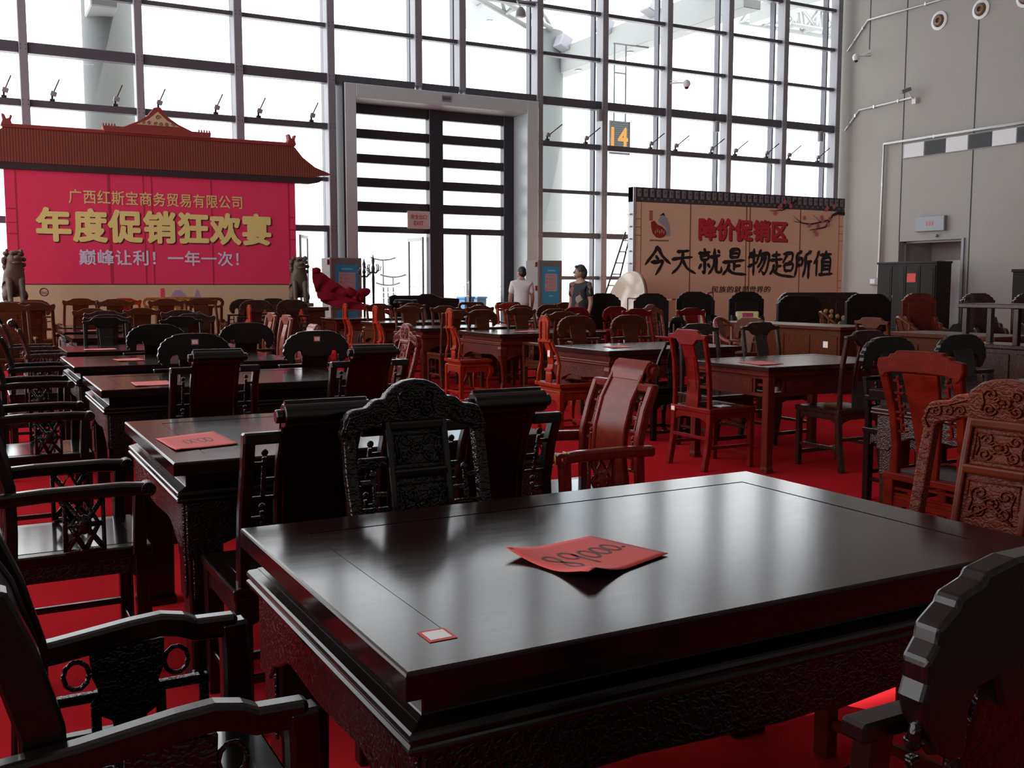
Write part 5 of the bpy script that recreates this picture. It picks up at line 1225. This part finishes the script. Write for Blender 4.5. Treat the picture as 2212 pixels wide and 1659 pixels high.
def person(x, y, h, rz, head_rz, label, shirt, trouser, hair, female, arm_l, arm_r):
    """standing figure facing +Y; arm_*: elbow and wrist offsets from the shoulder"""
    k = h / 1.7; t = empty('person', (x, y, 0), R(rz)); t.scale = (k, k, k); tag(t, label, 'person')
    sw = .15 if female else .165; V, E, Rr = [], [], []
    def add(p, r, to=None):
        V.append(p); Rr.append(r); i = len(V) - 1
        if to is not None: E.append((to, i))
        return i
    pel = add((0, 0, .92), (.15, .105)); wa = add((0, 0, 1.08), (.135, .10), pel); chs = add((0, .01, 1.26), (.155, .105), wa); up = add((0, 0, 1.40), (.11, .08), chs); nk = add((0, .0, 1.47), .056, up); n2 = add((0, .015, 1.54), .052, nk)
    arms = []
    for sg, am in ((-1, arm_l), (1, arm_r)):
        sh = add((sg * sw, 0, 1.385), .062, up); S0 = Vector(V[sh]); el = add(tuple(S0 + Vector(am[0])), .042, sh); wr = add(tuple(S0 + Vector(am[1])), .028, el)
        d = (Vector(V[wr]) - Vector(V[el])).normalized(); pm_ = add(tuple(Vector(V[wr]) + d * .06), (.038, .02), wr); arms.append((Vector(V[wr]), d, sg))
        hp = add((sg * .09, 0, .86), .092, pel); kn = add((sg * .10, .02, .48), .06, hp); ak = add((sg * .105, -.01, .09), .04, kn); add((sg * .115, .10, .035), .038, ak)
    me = skin_mesh(V, E, Rr, 2); bm = bmesh.new(); bm.from_mesh(me)
    H = Matrix.Translation((0, .02, 1.60)) @ Matrix.Rotation(R(head_rz), 4, 'Z')
    def blob(c, r): bmesh.ops.create_uvsphere(bm, u_segments=14, v_segments=10, radius=1, matrix=H @ Matrix.Translation(c) @ Matrix.Diagonal((*r, 1)))
    blob((0, 0, .005), (.073, .092, .105)); blob((0, .035, -.05), (.055, .055, .055)); blob((0, .098, -.012), (.013, .02, .022)); blob((.074, 0, -.01), (.012, .022, .03)); blob((-.074, 0, -.01), (.012, .022, .03)); blob((0, .085, -.075), (.028, .015, .012))
    for w0, d, sg in arms:       # five fingers on each hand
        side = Vector((0, 1, 0)) - d * d.y; side = side.normalized() if side.length > .1 else Vector((1, 0, 0)); nrm = d.cross(side)
        base = w0 + d * .085
        for q in range(4):
            p0 = base + side * (.026 - .017 * q); ln = (.068, .078, .072, .055)[q]
            m2 = MB(); m2.tube([p0 - d * .02, p0 + d * ln * .45 + nrm * .004 * sg, p0 + d * ln * .8 + nrm * .012 * sg, p0 + d * ln + nrm * .022 * sg], [.009, .0085, .008, .005], 6); tmp = bpy.data.meshes.new('f'); m2.bm.to_mesh(tmp); m2.bm.free(); bm.from_mesh(tmp); bpy.data.meshes.remove(tmp)
        p0 = w0 + d * .03 + side * .03; m2 = MB(); m2.tube([p0 - side * .01, p0 + side * .02 + d * .025, p0 + side * .028 + d * .055], [.011, .01, .006], 6); tmp = bpy.data.meshes.new('f'); m2.bm.to_mesh(tmp); m2.bm.free(); bm.from_mesh(tmp); bpy.data.meshes.remove(tmp)
    for f in bm.faces: f.smooth = True
    bm.to_mesh(me); bm.free(); me.materials.clear(); me.materials.append(skin_m); o = bpy.data.objects.new('body', me); COL.objects.link(o); o.parent = t
    def garment(name, mat, v, e, r):
        me = skin_mesh(v, e, r, 2); me.materials.clear(); me.materials.append(mat)
        for p in me.polygons: p.use_smooth = True
        o = bpy.data.objects.new(name, me); COL.objects.link(o); o.parent = t; return o
    v = [(0, 0, .88 if not female else .84), (0, 0, 1.08), (0, .01, 1.26), (0, 0, 1.41), (0, .0, 1.465)]; e = [(0, 1), (1, 2), (2, 3), (3, 4)]; r = [(.178, .135), (.158, .125), (.175, .128), (.125, .095), (.07, .066)]
    for sg, am in ((-1, arm_l), (1, arm_r)):
        S0 = Vector((sg * sw, 0, 1.385)); v.append(tuple(S0)); r.append(.074); e.append((3, len(v) - 1)); v.append(tuple(S0 + Vector(am[0]) * .75)); r.append(.066); e.append((len(v) - 2, len(v) - 1))
    garment('shirt', shirt, v, e, r)
    v = [(0, 0, .95)]; e = []; r = [(.16, .125)]
    for sg in (-1, 1):
        i = len(v); v += [(sg * .09, 0, .84), (sg * .10, .02, .48), (sg * .105, -.01, .10)]; r += [.108, .078, .06]; e += [(0, i), (i, i + 1), (i + 1, i + 2)]
    garment('trousers', trouser, v, e, r)
    for sg in (-1, 1): MB().ball((sg * .115, .06, .04), (.05, .135, .04), 10).build('shoe', black, t, smooth=True)
    m = MB()
    def hb(c, r, n=14): m.ball(tuple(H @ Vector(c)), r, n, Matrix.Rotation(R(head_rz), 3, 'Z'))
    hb((0, -.012, .035), (.082, .092, .092))
    if female: hb((0, -.055, -.012), (.089, .07, .098)); hb((.068, -.01, .03), (.022, .055, .05)); hb((-.068, -.01, .03), (.022, .055, .05)); hb((0, .06, .085), (.06, .03, .025))
    else: hb((0, -.038, -.012), (.079, .07, .082))
    m.build('hair', hair, t, smooth=True)
    m = MB()
    for sg in (-1, 1): m.ball(tuple(H @ Vector((sg * .03, .086, .012))), (.009, .006, .006), 8)
    m.build('eye', black, t, smooth=True)
    m = MB().ball(tuple(H @ Vector((0, .095, -.055))), (.02, .008, .007), 8); m.build('lips', plain('lips', (.30, .10, .09), .5), t, smooth=True)
    return t
person(9.72, 17.55, 1.73, -25, 40, 'man in a white T-shirt seen from behind, near the glass doors', plain('white_cotton', (.72, .66, .66), .85), plain('dark_trousers', (.03, .03, .04), .8), hair_b, False,
       ((-.055, .0, -.28), (-.06, .10, -.48)), ((.055, .02, -.28), (.05, .14, -.46)))
person(8.86, 14.0, 1.69, 112, -42, 'woman in a dark floral blouse with short hair, looking towards the man', flower_cloth(), plain('navy_trousers', (.02, .02, .03), .8), hair_g, True,
       ((-.05, -.02, -.28), (-.05, .06, -.50)), ((.05, -.02, -.28), (.05, .06, -.50)))
# ================================================================== things leaning beside the yellow banner
beige = plain('beige_laminate', (.62, .54, .43), .12)
def disc(x, y, r, tilt, rz, mat, rim, label):
    t = empty('round_table_top', (x, y, 0), R(rz)); tag(t, label, 'table top', 'round table tops leaning together')
    Mx = Matrix.Translation((0, 0, r * math.cos(tilt) + .01)) @ Matrix.Rotation(PI / 2 - tilt, 4, 'X')
    m = MB(); m.lathe([(r - .03, -.012), (r, -.008), (r, .008), (r - .03, .012)], n=48); m.bm.transform(Mx); m.build('disc', mat, t, smooth=30)
    m = MB(); m.tube([(r * math.cos(a * PI / 24), r * math.sin(a * PI / 24), 0) for a in range(49)], .014, 6); m.bm.transform(Mx); m.build('edge_band', rim, t, smooth=True)
rimr = plain('red_edge_band', (.45, .03, .03), .5)
for i in range(3): disc(13.45 + .10 * i, 19.35 + .09 * i, .86, R(12), -95, beige, rimr if i == 2 else beige, ('front beige round table top leaning beside the ochre banner', 'middle beige round table top in the leaning stack', 'rear round table top with red edge in the leaning stack')[i])
for i in range(3):
    t = MB().cbox((14.18 + .06 * i, 20.05, .80), (.035, .4, 1.55), Matrix.Rotation(R(3), 3, 'Y')).build('board', plain('grey_board', (.40, .37, .33), .6), None, .004); tag(t, ('grey-brown board closest to the round table tops', 'grey-brown board in the middle of the three leaning boards', 'grey-brown board closest to the ochre banner')[i], 'board', 'boards beside the round table tops')
t = empty('ladder', (14.75, 21.5, 0)); tag(t, 'dark metal ladder behind the ochre banner edge', 'ladder')
for sg in (-1, 1): MB().tube([(-.62 + sg * .22, 0, 0), (.36 + sg * .08, .1, 2.75)], .022).build('rail', black, t, smooth=True)
for k in range(9):
    f = .08 + k * .105; MB().tube([(-.62 - .22 + f * (.98 + .14), f * .1, 2.75 * f), (-.62 + .22 + f * (.98 - .14), f * .1, 2.75 * f)], .014).build('rung', black, t, smooth=True)
t = empty('barrier_tape', (0, 0, 0)); tag(t, 'red and white barrier tape strung before the ochre banner', 'tape')
for k in range(14):
    a, b = k / 14, (k + 1) / 14
    P = lambda f: (12.6 + 2.6 * f, 18.0 + .3 * f, 1.10 + .12 * f - .1 * math.sin(PI * f))
    (MB().sweep([P(a), P(b)], .006, .035, (0, 1, 0))).build('tape_strip', rimr if k % 2 else tag_white, t)
for f in (0, 1):
    MB().tube([P(f), (P(f)[0], P(f)[1], 0.02)], .012).lathe([(.1, 0), (.1, .02), (.02, .03)], (P(f)[0], P(f)[1], 0)).build('post', black, t, smooth=True)
# cushions on the palace armchairs
for i, (x, y, lb) in enumerate(((10.895, 13.58, 'pink and yellow patterned cushion on the black armchair under the lettering'), (11.675, 13.13, 'pink and yellow patterned cushion on the black armchair with the tag'))):
    t = empty('cushion', (x, y, .432), R(-30)); tag(t, lb, 'cushion', 'patterned cushions')
    MB().hexa([(-.17, -.05, 0), (.17, -.05, 0), (.17, .05, 0), (-.17, .05, 0), (-.20, .04, .50), (.20, .04, .50), (.20, .12, .50), (-.20, .12, .50)]).build('pad', plain('cushion_yellow', (.70, .62, .30), .8), t, .03, seg=2); MB().hexa([(-.09, -.056, .02), (.09, -.056, .02), (.09, .056, .02), (-.09, .056, .02), (-.11, .034, .49), (.11, .034, .49), (.11, .126, .49), (-.11, .126, .49)]).build('pattern_panel', plain('cushion_pink', (.45, .05, .13), .8), t, .02)
# ================================================================== fittings on the facade and the end wall
G = 'window openers along the facade'
def act(x, lean, label):
    t = empty('window_opener', (x, GY + .16, 5.313)); tag(t, label, 'window opener', G)
    MB().box(-.05, .05, -.06, .03, 0, .05).box(-.02, .02, -.03, .01, .05, .13).build('bracket', black, t)
    MB().cbox((.03, -.03, .16), (.12, .09, .10), Matrix.Rotation(.3, 3, 'Y')).build('motor', frame_grey, t, .01)
    MB().tube([(.0, -.03, .12), (lean * .42, -.12, .46)], .016, 6).build('rod', black, t)
ORD = ('first', 'second', 'third', 'fourth', 'fifth', 'sixth', 'seventh', 'eighth', 'ninth')
for i, x in enumerate((.9, 1.83, 3.1, 4.01, 5.28, 6.27, 7.55)): act(x, .35, 'small window opener above the red banner, %s from the picture edge' % ORD[i])
for i, x in enumerate((14.17, 15.41, 17.63, 18.54, 19.87, 20.8, 22.05, 22.98, 24.21)): act(x, 1.0, 'small window opener with slanting rod, %s one past the portal' % ORD[i])
def speaker(x, z, label):
    t = empty('facade_spotlight', (x, GY - .02, z)); tag(t, label, 'lamp', 'cylinder lamps below the thick transom')
    MB().lathe([(.085, -.30), (.09, -.28), (.09, 0), (.06, .02)], n=14).build('housing', frame_grey, t, smooth=40); MB().tube([(0, 0, 0), (0, 0, .08), (0, .06, .10)], .02).build('arm', black, t)
for x, lb in ((15.75, 'first'), (19.93, 'second'), (24.15, 'third')): speaker(x, 6.24, lb + ' grey cylinder lamp under the thick transom, counted from the portal')
t = empty('loudspeaker', (12.98, 23.5, 8.3)); tag(t, 'grey horn loudspeaker hanging above the portal corner', 'loudspeaker')
MB().lathe([(.12, 0), (.145, .02), (.12, .16), (.08, .23), (.04, .26)], n=18).build('horn', frame_grey, t, smooth=40); MB().tube([(0, 0, .25), (0, .2, .45), (.80, .52, .6)], .02).build('bracket', frame_grey, t)
def dome_cam(loc, dirv, label):
    t = empty('security_camera', loc); tag(t, label, 'camera'); d = Vector(dirv)
    MB().tube([(0, 0, 0), tuple(d * .25), tuple(d * .45)], .022).tube([(0, 0, .08), tuple(d * .25 + Vector((0, 0, .04)))], .012).build('arm', white_paint, t, smooth=True); MB().ball(tuple(d * .5 - Vector((0, 0, .03))), (.11, .11, .12), 14).build('dome', white_paint, t, smooth=True)
    MB().ball(tuple(d * .5 - Vector((0, 0, .12))), .07, 10).build('lens', black, t, smooth=True)
dome_cam((18.19, GY, 7.2), (.75, -.6, 0), 'white dome camera on the mullion above the board numbered 14')
dome_cam((CORNER, 23.12, 8.55), (-1, .2, -.1), 'white dome camera on the end wall near the facade corner')
t = empty('security_camera', (CORNER, 21.3, 6.95)); tag(t, 'bullet camera on the conduit in the middle of the end wall', 'camera')
MB().cbox((-.35, .1, .22), (.4, .12, .11), Matrix.Rotation(R(-20), 3, 'Y')).build('housing', frame_grey, t, .01); MB().tube([(0, 0, 0), (-.18, 0, 0), (-.28, .05, .16)], .022).box(-.10, 0, -.07, .07, -.16, .02).build('bracket', white_paint, t)
def conduit(pts, r, label):
    m = MB(); m.tube(pts, r, 8)
    for a, b in zip(pts, pts[1:]):
        for f in (.3, .75): p = Vector(a).lerp(Vector(b), f); m.box(p.x - .035, p.x + .03, p.y - .03, p.y + .03, p.z - .045, p.z + .045)
    o = m.build('conduit', steel, None, smooth=35); tag(o, label, 'pipe', 'conduits on the end wall')
X = CORNER - .05
conduit([(X, 24.0, 6.36), (X, 23.45, 6.92), (X, 21.4, 6.99)], .028, 'steel conduit running up from the facade corner to the bullet camera')
conduit([(X, 24.0, 8.85), (X, 23.2, 9.65), (X, 16.0, 9.58)], .03, 'steel conduit highest on the end wall, below the round nozzles')
conduit([(X - .02, 15.0, 5.74), (X - .02, 22.38, 5.74), (X - .02, 22.42, 1.62)], .045, 'steel conduit framing the grille strip and dropping to the switch box')
t = empty('switch_box', (CORNER, 22.5, 1.5)); tag(t, 'small grey switch box at the foot of the conduit', 'switch box'); MB().box(-.12, 0, -.12, .25, -.10, .12).build('box', frame_grey, t, .01); MB().box(-.13, -.12, .0, .2, -.06, .08).build('cover', white_paint, t, .004)
for i, (y, z) in enumerate(((20.57, 9.05), (19.2, 9.05), (17.85, 9.05))):
    t = empty('air_nozzle', (CORNER, y, z)); tag(t, ('round air nozzle high on the end wall, the one closest to the facade', 'round air nozzle high on the end wall, second from the facade', 'round air nozzle high on the end wall, cut by the picture edge')[i], 'air nozzle', 'round air nozzles')
    My = Matrix.Rotation(R(-90), 4, 'Y')
    m = MB(); m.lathe([(.27, 0), (.27, .03), (.19, .05), (.17, -.01)], n=28); m.bm.transform(My); m.build('flange', white_paint, t, smooth=30)
    m = MB(); m.lathe([(.165, .0), (.13, .09), (.07, .10), (.06, .03)], n=24); m.bm.transform(My); m.build('nozzle', plain('nozzle_brown', (.20, .12, .07), .5), t, smooth=30)
t = empty('air_grille', (CORNER, 18.3, 5.42)); tag(t, 'long ventilation grille strip on the end wall', 'grille')
MB().box(-.03, 0, -3.4, 3.40, -.21, .24).build('frame', frame_grey, t, .005)
for k in range(9):
    y1 = 3.34 - k * .75
    m = MB()
    for q in range(10): m.box(-.045, -.03, y1 - .72, y1, -.185 + q * .04, -.185 + q * .04 + (.028 if k % 3 != 1 else .006))
    MB().box(-.034, -.031, y1 - .72, y1, -.19, .22).build('grille_back', white_paint if k % 2 == 0 else black, t)
    m.build('grille_section', white_paint if k % 2 == 0 else black, t)
t = empty('sign_box', (CORNER, 20.55, 3.2)); tag(t, 'unlit grey exit sign box above the recessed doorway', 'sign'); MB().box(-.12, 0, -.52, .52, -.22, .22).build('housing', frame_grey, t, .01)
MB().box(-.125, -.12, -.5, .5, -.2, .2).build('sign_face', plain('sign_grey', (.30, .33, .37), .4), t); m = MB()
for k in range(3): m.box(-.128, -.125, -.15 + k * .1, -.09 + k * .1, -.06, .07)
m.build('sign_print', plain('sign_red', (.45, .15, .15), .5), t)
t = empty('sensor', (CORNER, 20.35, 2.84)); tag(t, 'small round sensor just above the recessed doorway', 'sensor'); MB().ball((-.04, 0, 0), .05, 12).build('dome', frame_grey, t, smooth=True)
# exit plate and small plate on the portal
t = empty('exit_sign', (10.37, 24.2, 3.06)); tag(t, 'pale hanging sign reading EXIT in the portal', 'sign'); pk = plain('sign_pink', (.62, .54, .52), .5)
MB().box(-.31, .31, 0, .02, -.225, .225).build('plate', pk, t, .003); sg_r = plain('sign_text_red', (.50, .08, .07), .5)
for bdy, z0, z1, xw in (('安全出口', .02, .14, .22), ('EXIT', -.14, -.03, .13)): lettering('lettering', bdy, -xw, xw, z0, z1, -.002, sg_r, t, off=.01)
MB().tube([(-.2, .01, .22), (-.2, .32, .2)], .008).tube([(.2, .01, .22), (.2, .32, .2)], .008).build('hanger', steel, t)
t = empty('name_plate', (10.97, PY - .001, 6.10)); tag(t, 'small dark plate over the middle of the portal', 'sign'); MB().box(-.13, .13, -.015, 0, -.075, .075).build('plate', frame_grey, t); m = MB()
for k in range(4): m.frame(-.10 + k * .055, -.06 + k * .055, -.03, .03, -.018, -.015, .01)
m.build('plate_mark', black, t)
# ================================================================== outside, beyond the glass
pave = plain('terrace_paving', (.60, .60, .58), .8, noise=.05, scale=.4)
struct(MB().box(-60, 160, GY + .31, 46, -.15, -.01).build('ground', pave))
kerb = struct(MB().box(-60, 160, 33.0, 33.5, -.01, .62).build('wall_outer', plain('terrace_wall', (.50, .52, .46), .8)))
t = empty('railing', (20, 33.2, .62)); tag(t, 'thin metal railing on the terrace wall outside', 'railing'); m = MB()
for z in (.12, .32, .52, .72): m.tube([(-34, 0, z), (70, 0, z)], .014 if z < .7 else .022, 6)
m.build('rail', steel, t)
m = MB()
for k in range(53): m.box(-34 + k * 2 - .025, -34 + k * 2 + .025, -.02, .02, 0, .74)
m.build('baluster', steel, t)
def column(x, y, r, h, label):
    t = empty('column', (x, y, 0)); tag(t, label, 'column', 'round columns outside the facade'); MB().lathe([(r, 0), (r, h)], n=40).build('shaft', concrete, t, smooth=30); MB().lathe([(r + .03, 0), (r + .03, .4)], n=40).build('base_band', concrete, t, smooth=30); return t
c1 = column(3.65, 29.0, .68, 16, 'round grey column outside the glass behind the red banner')
MB().hexa([(-.62, -1.6, 8.25), (.02, -1.6, 8.25), (.02, 0, 8.25), (-.62, 0, 8.25), (-.62, -2.6, 9.9), (.02, -2.6, 9.9), (.02, 0, 9.9), (-.62, 0, 9.9)]).build('bracket_arm', beam_grey, c1, .03)
column(21.6, 37.0, .75, 11.8, 'round grey column outside the glass beside the portal')
def beam(x, y0, y1, z0, z1, wd_, label):
    t = empty('canopy_beam', (x, (y0 + y1) / 2, z0)); tag(t, label, 'beam', 'canopy beams outside'); h = (y1 - y0) / 2
    MB().box(-wd_, wd_, -h, h, 0, z1 - z0).build('box_beam', beam_grey, t, .02)
    m = MB()
    for k in range(4):
        m.cbox((-wd_ - .15, h - 1.6 - k * 3.0, z1 - z0 + .1), (.5, .6, .5), Matrix.Rotation(.4, 3, 'Y'))
    m.build('floodlight', frame_grey, t, .03)
    m = MB()
    for k in range(3): m.lathe([(.14, -.03), (.14, 0)], (0, h - 2 - k * 3.6, 0), 14)
    m.build('downlight', frame_grey, t)
beam(22.3, 25.2, 37.5, 10.1, 11.1, .35, 'long white canopy beam slanting across the upper panes')
beam(22.6, 30, 46, 14.0, 15.0, .35, 'second white canopy beam, higher and farther out')
def truss2(a, b, label, up=1.3):
    A, B = Vector(a), Vector(b); t = empty('roof_truss', A); tag(t, label, 'truss', 'white roof trusses outside'); D = B - A; n = max(4, int(D.length / 1.5))
    for o in ((0, -.5, 0), (0, .5, 0), (0, 0, up)): MB().tube([o, tuple(D + Vector(o))], .11).build('chord', beam_grey, t, smooth=True)
    m = MB()
    for k in range(n):
        for s_ in (-.5, .5): m.tube([tuple(D * (k / n) + Vector((0, s_, 0))), tuple(D * ((k + .5) / n) + Vector((0, 0, up)))], .07, 6).tube([tuple(D * ((k + .5) / n) + Vector((0, 0, up))), tuple(D * ((k + 1) / n) + Vector((0, s_, 0)))], .07, 6)
        m.tube([tuple(D * (k / n) + Vector((0, -.5, 0))), tuple(D * (k / n) + Vector((0, .5, 0)))], .06, 6)
    m.build('web_member', beam_grey, t, smooth=True)
truss2((21.4, 36.6, 11.75), (11.5, 36.2, 15.2), 'white roof truss reaching the column top above the portal corner')
truss2((37.6, 40, 14.6), (52, 40, 14.6), 'white roof truss along the building, behind the upper corner panes')
truss2((37.6, 43, 15.6), (52, 43, 15.6), 'white roof truss along the building, second row behind the upper corner panes')
beam(32.4, 28.5, 36.5, 13.3, 14.1, .3, 'pale canopy beam behind the upper corner panes')
# number board
t = empty('number_board', (21.25, 31.0, 6.15)); tag(t, 'grey slatted board with yellow number 14 hanging outside', 'sign'); m = MB()
for k in range(16): m.box(-.42, .42, -.02, .02, k * .075, k * .075 + .066)
m.box(-.42, .42, .02, .03, 0, 1.2); m.build('slat_panel', plain('board_slate', (.07, .075, .08), .5), t); MB().box(-.45, -.42, -.04, .04, 0, 1.2).box(.42, .45, -.04, .04, 0, 1.2).build('side_rail', frame_dark, t)
lettering('lettering', '14', -.36, .34, .28, .95, -.022, plain('sign_yellow', (.55, .26, .03), .5), t, off=.03)
MB().tube([(-.25, 0, 1.2), (-.25, 0, 3.95)], .03).tube([(.25, 0, 1.2), (.25, 0, 3.95)], .03).tube([(-.3, 0, 3.93), (1.25, 0, 3.93)], .03).tube([(-.6, 0, 1.62), (.6, 0, 1.62)], .03).tube([(-.25, 0, 2.9), (.25, 0, 2.9)], .03).build('hanger', frame_dark, t)
# wheelie bins
binb = plain('bin_blue', (.03, .22, .50), .45); bing = plain('bin_grey_blue', (.18, .30, .42), .45)
for x, y, mt, lb in ((12.38, 25.6, binb, 'bright blue wheelie bin outside the glass door'), (12.92, 25.9, bing, 'grey-blue wheelie bin partly hidden by the door post')):
    t = empty('wheelie_bin', (x, y, 0)); tag(t, lb, 'bin')
    m = MB(); m.rings([[(-a, -b, z), (a, -b, z), (a, b, z), (-a, b, z)] for a, b, z in ((.12, .2, .08), (.15, .27, 1.0))]); m.build('body', mt, t, .02)
    MB().box(-.165, .165, -.30, .28, 1.0, 1.07).build('lid', mt, t, .02)
    for sg in (-1, 1):
        m = MB(); m.lathe([(.09, -.03), (.10, 0), (.09, .03)], n=16); m.bm.transform(Matrix.Translation((sg * .13, .2, .1)) @ Matrix.Rotation(PI / 2, 4, 'Y')); m.build('wheel', black, t, smooth=True)
    MB().box(-.06, .06, -.262, -.24, .6, .75).build('sticker', tag_white, t)
# street lamps outside
for x, y, h, lb in ((15.15, 38, 1.72, 'short'), (15.5, 40, 2.45, 'tall'), (16.1, 41, 1.4, 'shortest')):
    t = empty('street_lamp', (x, y, -.6)); tag(t, lb + ' black street lamp with curved double arm, outside the door', 'street lamp', 'black street lamps')
    MB().tube([(0, 0, 0), (0, 0, h + .6)], .035).build('pole', black, t, smooth=True); MB().tube([(.55 * q, 0, h + .60 + .10 * q * q) for q in (-1, -.6, -.2, .2, .6, 1)], .035).build('curved_arm', black, t, smooth=True)
# apartment towers, the haze mixed into their pale wall and window colours
tw = plain('tower_haze_tint', (.62, .68, .72), .9); tw2 = plain('tower_window_haze', (.36, .46, .56), .9)
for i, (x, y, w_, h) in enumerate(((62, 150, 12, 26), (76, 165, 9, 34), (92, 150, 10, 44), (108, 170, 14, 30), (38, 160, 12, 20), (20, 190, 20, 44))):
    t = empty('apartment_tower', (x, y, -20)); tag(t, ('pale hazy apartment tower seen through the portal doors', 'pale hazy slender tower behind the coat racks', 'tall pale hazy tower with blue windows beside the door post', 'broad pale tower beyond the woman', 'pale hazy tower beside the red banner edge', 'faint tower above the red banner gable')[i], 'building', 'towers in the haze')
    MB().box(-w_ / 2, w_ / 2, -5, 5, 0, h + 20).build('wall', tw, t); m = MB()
    for r in range(int((h + 18) / 3)):
        for q in range(int(w_ / 2.4)): m.box(-w_ / 2 + .6 + q * 2.4, -w_ / 2 + 2.0 + q * 2.4, -5.1, -5, 2 + r * 3, 3.6 + r * 3)
    m.build('window', tw2, t)
